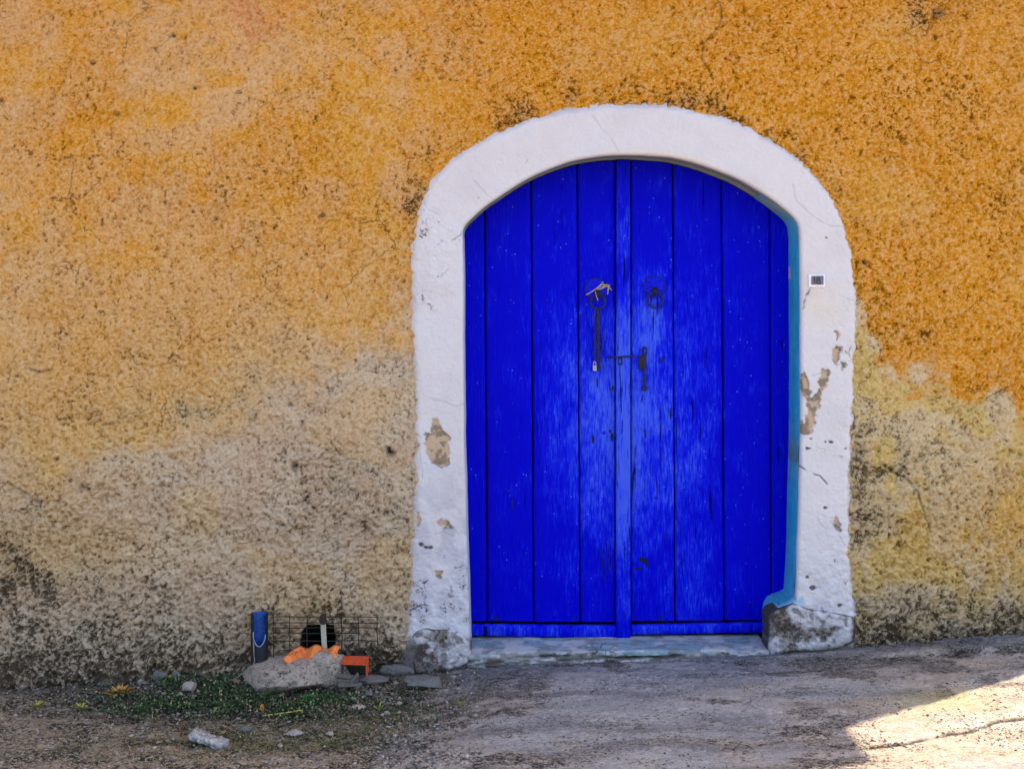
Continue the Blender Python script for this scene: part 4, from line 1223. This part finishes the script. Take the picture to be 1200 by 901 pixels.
# narrow offcut pieces left of it
sp0 = at(340, 771, -0.105)
sh = thing('tile_shard', 'thin ribbed orange tile shard leaning left of the wavy roof tile', 'tile shard', sp0)
for i in range(3):
    bm = bmesh.new()
    add_box(bm, -0.006 + i * 0.013, 0.004 * i, 0.006, 0.009, 0.012, 0.050, Matrix.Rotation(R(32), 4, 'Y'), bev=0.0015)
    bm_link('rib', bm, M_terra, sh)
bb = at(415, 785, -0.15)
brick = thing('hollow_brick', 'red-orange hollow brick lying with its dark open end facing the lane', 'brick', bb)
def bar(nm, x0, z0, x1, z1, t_, depth, mat):
    bm = bmesh.new()
    a = Vector((x0, 0, z0)); b = Vector((x1, 0, z1)); L = (b - a).length
    add_box(bm, (a.x + b.x) / 2, depth / 2, (a.z + b.z) / 2, L, depth, t_, Matrix.Rotation(-math.atan2(z1 - z0, x1 - x0), 4, 'Y'), bev=0.0018)
    bm_link(nm, bm, mat, brick)
bar('top_face', -0.054, 0.030, 0.054, 0.027, 0.016, 0.075, M_terra2)
bar('side_face', 0.051, -0.030, 0.051, 0.019, 0.005, 0.075, M_terra2)
bar('side_face', -0.050, -0.058, -0.050, 0.028, 0.007, 0.11, M_hollow_shade)  # inner faces painted near-black as the shade in the hollow
bar('base_face', -0.046, -0.058, 0.047, -0.058, 0.010, 0.11, M_hollow_shade)
bar('back_face', -0.046, -0.012, 0.047, -0.012, 0.080, 0.008, M_hollow_shade)
bpy.data.objects['back_face'].location = (0, 0.10, 0)
# stacked grey offcuts in front of the brick
ob = on_ground(408, 806)
for i, (px, py, w_, rt, lb) in enumerate(((404, 792, 0.075, 4, 'uppermost grey wooden offcut in front of the hollow brick'), (407, 797, 0.09, 0, 'middle grey wooden offcut in front of the hollow brick'), (414, 796, 0.06, -48, 'slanting grey wooden offcut across the hollow brick opening'), (410, 802, 0.10, 3, 'lowest grey wooden offcut in front of the hollow brick'))):
    bm = bmesh.new(); add_box(bm, 0, 0, 0, w_, 0.03, 0.011, bev=0.002)
    o = bm_link('wood_offcut', bm, M_wood)
    o.location = at(px, py, -0.17 - 0.012 * i); o.rotation_euler = (0, R(rt), R(8 * i - 10))
    tag(o, lb, 'wood offcut', 'wood offcuts before the hollow brick')

# ------------------------------------------------------------------ crushed plastic bottle / bag
gb = on_ground(245, 873)
nu, nv = 46, 30
u = np.linspace(0, 1, nu); a = np.linspace(0, 2 * np.pi, nv + 1)
Uu, Aa = np.meshgrid(u, a, indexing='ij')
rad = np.interp(Uu, [0, 0.02, 0.10, 0.25, 0.5, 0.78, 0.93, 1.0], [0.0, 0.018, 0.036, 0.032, 0.026, 0.034, 0.032, 0.0])
rad = rad * (1 + 0.35 * (fbm(Uu * 5 + np.cos(Aa) * 1.2, np.sin(Aa) * 1.4 + 3, 1, 4, 920) - 0.5) * 2) * (1 - 0.14 * np.clip(np.sin(Uu * 38 + 3 * np.cos(Aa)), 0, 1))
P = np.stack([(Uu - 0.5) * 0.160, rad * np.cos(Aa) * 1.1, rad * np.sin(Aa) * 0.95 - 0.014 * (Uu - 0.4)], -1)
P[:, -1] = P[:, 0]
me = grid_mesh('crushed_bottle', P, None, None)
s = Mat('crumpled_clear_plastic', 0.25, 0.5)
nn = s.noise(45, 5, 0.7)
s.b.inputs['Transmission Weight'].default_value = 0.6
s.b.inputs['Alpha'].default_value = 1.0
s.bump(nn, 0.9, 0.012)
s.color(s.mix(s.rng(nn, 0.4, 0.6), (0.22, 0.23, 0.24), (0.55, 0.58, 0.60)))
bot = link('crushed_bottle', me, s.m, None, True)
bot.scale = (1, 1, 0.72)
bot.location = (gb.x, gb.y, gb.z + 0.022); bot.rotation_euler = (0, R(8), R(-12))
tag(bot, 'crushed clear plastic bottle lying on the dirt below the weeds', 'plastic bottle')

# ------------------------------------------------------------------ scatter: weeds, litter, gravel (uncountable)
def scatter(name, n, dens, mk, mat, label, seed, xr=(-2.3, 0.3), yr=(-1.35, -0.02)):
    rs = np.random.RandomState(seed)
    V = []; F = []; T = []
    got = 0; tries = 0
    while got < n and tries < 60:
        tries += 1
        x = rs.uniform(*xr, 6000); y = rs.uniform(*yr, 6000)
        h = ground_h(x, y)
        px = 600 + x * S * DC / (DC + y); py = HZ + (CZ - h) * S * DC / (DC + y)
        ok = rs.rand(6000) < dens(px, py, x, y)
        for xx, yy, hh, pxx, pyy in zip(x[ok], y[ok], h[ok], px[ok], py[ok]):
            v, f, t = mk(rs, xx, yy, hh, pxx, pyy)
            b = sum(len(a) for a in V)if False else scatter.b
            V.append(v); F.append(f + scatter.b); T.append(np.full(len(v), t)); scatter.b += len(v)
            got += 1
            if got >= n: break
    scatter.b = 0
    V = np.concatenate(V); F = np.concatenate(F); T = np.concatenate(T)
    me = raw_mesh(name, V, F)
    A = me.attributes.new('tint', 'FLOAT', 'POINT'); A.data.foreach_set('value', T.astype(np.float32))
    o = link(name, me, mat)
    tag(o, label, None, None, 'stuff')
    return o
scatter.b = 0
LEAF = np.array([(0, 0, 0), (0.35, 0.45, 0.10), (0, 1, 0.0), (-0.35, 0.45, 0.10)])
def mk_leaf(smin, smax, up, tfun, narrow=1.0, lift=0.02):
    def f(rs, x, y, h, px, py):
        s = rs.uniform(smin, smax); a = rs.uniform(0, 2 * np.pi); b = rs.uniform(*up)
        v = LEAF * np.array([s * narrow, s, s])
        cb, sb = math.cos(b), math.sin(b)
        v = np.stack([v[:, 0], v[:, 1] * cb - v[:, 2] * sb, v[:, 1] * sb + v[:, 2] * cb], 1)
        ca, sa = math.cos(a), math.sin(a)
        v = np.stack([v[:, 0] * ca - v[:, 1] * sa, v[:, 0] * sa + v[:, 1] * ca, v[:, 2]], 1)
        v = v + np.array([x, y, h + rs.uniform(0, lift)])
        return v, np.array([[0, 1, 2, 3]]), tfun(rs, px, py)
    return f
def dens_green(px, py, x, y):
    n = fbm(x, y * 1.5, 9, 3, 940)
    return np.clip(1.3 * blob(px, py, 235, 818, 85, 17) + 0.8 * blob(px, py, 320, 828, 80, 13) + 0.45 * blob(px, py, 285, 806, 30, 10) + 0.12 * blob(px, py, 430, 825, 90, 16) + 0.25 * blob(px, py, 170, 835, 40, 8), 0, 1) * smooth(0.32, 0.55, n)
def t_green(rs, px, py):
    if rs.rand() < 0.10: return rs.uniform(0.75, 1)
    return min(1, abs(rs.normal(0.25, 0.24)))
scatter('low_weeds', 10500, dens_green, mk_leaf(0.004, 0.016, (0.0, 1.25), t_green, 0.95, 0.026), M_weed, 'patch of low dark green weeds along the wall foot', 1)
def dens_dry(px, py, x, y):
    n = fbm(x, y * 1.5, 12, 3, 950)
    return np.clip(0.9 * blob(px, py, 440, 825, 110, 24) + 0.6 * blob(px, py, 200, 800, 120, 14) + 0.35 * blob(px, py, 330, 865, 160, 16) + 0.06, 0, 1) * smooth(0.3, 0.6, n) * (px < 575)
scatter('dry_litter', 6500, dens_dry, mk_leaf(0.005, 0.018, (0.0, 0.8), lambda rs, px, py: rs.rand() ** 1.2, 0.35, 0.012), M_litter, 'dry stalks and plant litter scattered over the dirt', 2)
def dens_moss(px, py, x, y):
    n = fbm(x, y * 1.5, 16, 3, 960)
    return np.clip(0.9 * blob(px, py, 360, 866, 120, 12) + 0.6 * blob(px, py, 470, 845, 70, 12) + 0.25 * blob(px, py, 130, 885, 120, 12), 0, 1) * smooth(0.35, 0.6, n)
scatter('short_grass', 5000, dens_moss, mk_leaf(0.005, 0.012, (0.5, 1.4), lambda rs, px, py: rs.uniform(0.3, 0.95) if rs.rand() < 0.6 else rs.uniform(0, 0.3), 0.3, 0.004), M_weed, 'short olive grass and moss in front of the weeds', 3)
ico = bmesh.new(); bmesh.ops.create_icosphere(ico, subdivisions=1, radius=1.0)
IV = np.array([v.co[:] for v in ico.verts]); IF = np.array([[v.index for v in f.verts] for f in ico.faces]); ico.free()
def mk_peb(smin, smax, tf):
    def f(rs, x, y, h, px, py):
        s = rs.uniform(smin, smax) * (1.7 if rs.rand() < 0.12 else 1)
        n = IV * (1 + rs.uniform(-0.22, 0.22, (len(IV), 1))) * np.array([s * rs.uniform(0.8, 1.5), s * rs.uniform(0.7, 1.2), s * rs.uniform(0.4, 0.75)])
        a = rs.uniform(0, 6.28); ca, sa = math.cos(a), math.sin(a)
        n = np.stack([n[:, 0] * ca - n[:, 1] * sa, n[:, 0] * sa + n[:, 1] * ca, n[:, 2]], 1)
        return n + np.array([x, y, h + s * 0.2]), IF, tf(rs)
    return f
def dens_gravel(px, py, x, y):
    n = fbm(x, y * 1.5, 10, 3, 970)
    return np.clip(0.9 * blob(px, py, 490, 882, 46, 26) + 0.65 * blob(px, py, 450, 812, 55, 9) + 0.3 * blob(px, py, 200, 800, 90, 9) + 0.12 * (px < 560), 0, 1) * smooth(0.25, 0.5, n)
scatter('gravel', 3600, dens_gravel, mk_peb(0.0028, 0.0065, lambda rs: rs.rand()), M_gravel, 'loose pale gravel spilled at the edge of the concrete', 4)
scatter('dry_stems', 420, lambda px, py, x, y: 0.8 * np.clip(blob(px, py, 330, 815, 210, 22), 0, 1), mk_leaf(0.02, 0.055, (0.1, 1.2), lambda rs, px, py: 0.3 + 0.7 * rs.rand(), 0.07, 0.008), M_litter, 'thin dry stems sticking out of the weeds', 8)
def dens_grit(px, py, x, y):
    n = fbm(x, y * 1.5, 7, 3, 980)
    return np.clip(0.25 + 0.6 * blob(px, py, 1120, 870, 90, 20) + 0.4 * blob(px, py, 560, 860, 40, 30), 0, 1) * smooth(0.42, 0.62, n)
scatter('grit', 4500, dens_grit, mk_peb(0.0012, 0.0034, lambda rs: rs.rand() * 0.5), M_gravel, 'fine dark grit strewn over the concrete lane', 5, (-0.4, 2.4), (-1.4, -0.05))

# ------------------------------------------------------------------ single small plants
def tuft(px, py, label, mat, n, hgt, spread, seed, wide=0.12, cat='plant', name='weed_tuft', round_leaf=False):
    g = on_ground(px, py); rs = np.random.RandomState(seed)
    V = []; F = []; T = []; b = 0
    for i in range(n):
        a = rs.uniform(0, 2 * np.pi); ln = hgt * rs.uniform(0.5, 1.15); lean = rs.uniform(0.1, 1.0) * spread
        r0 = rs.uniform(0, spread * 0.3)
        ca, sa = math.cos(a), math.sin(a)
        w_ = ln * wide
        pts = []
        for t_, ww in ((0, 0.5), (0.4, 1.0), (0.75, 0.8), (1.0, 0.08)):
            r_ = r0 + lean * t_ ** 1.6
            z_ = ln * t_ * (1 - 0.25 * t_)
            for sgn in (-1, 1):
                pts.append((ca * r_ - sa * w_ * ww * sgn, (sa * r_ + ca * w_ * ww * sgn), z_))
        V += pts
        F += [[b + 2 * k, b + 2 * k + 1, b + 2 * k + 3, b + 2 * k + 2] for k in range(3)]
        T += [rs.rand()] * 8; b += 8
    me = raw_mesh(name, V, F)
    A = me.attributes.new('tint', 'FLOAT', 'POINT'); A.data.foreach_set('value', np.array(T, np.float32))
    o = link(name, me, mat); o.location = g
    tag(o, label, cat)
    return o
tuft(43, 828, 'yellow-green grass tuft farthest from the door', M_yellow, 34, 0.022, 0.05, 1)
tuft(96, 832, 'bright yellow grass tuft left of the dry orange leaves', M_yellow, 50, 0.030, 0.05, 2)
tuft(138, 814, 'clump of dry orange leaves at the left end of the weeds', M_orange_leaf, 60, 0.030, 0.065, 3, 0.22, 'dry leaves', 'dry_leaves')
tuft(199, 792, 'little yellow-green sprig beside the grey round stone', M_yellow, 14, 0.028, 0.025, 4, 0.28)
tuft(365, 822, 'small bright green plant in front of the big rubble slab', M_green_leaf, 40, 0.028, 0.05, 5, 0.22)
tuft(540, 828, 'yellow-green sprig on the dark dirt nearest the doorstep', M_yellow, 12, 0.032, 0.02, 6, 0.12)
tuft(444, 832, 'faint yellow grass tuft in the dry debris', M_yellow, 14, 0.028, 0.035, 7, 0.10)
tuft(385, 872, 'pale green grass blades in the olive moss', M_weed, 20, 0.02, 0.06, 8, 0.10)
lf = tuft(307, 833, 'upright dry yellow-brown leaf in front of the rubble slab', M_orange_leaf, 2, 0.05, 0.012, 9, 0.26, 'dry leaf', 'dry_leaf')
g = on_ground(330, 841)
bm = bmesh.new()
add_tube(bm, [(-0.075, 0, 0.004), (-0.03, -0.004, 0.012), (0.03, 0.002, 0.018), (0.085, 0.006, 0.026)], [0.003, 0.003, 0.0025, 0.0018], 6)
st = bm_link('dry_stalk', bm, M_twine, None, True); st.location = g
tag(st, 'greenish dry stalk lying in front of the upright leaf', 'stalk')
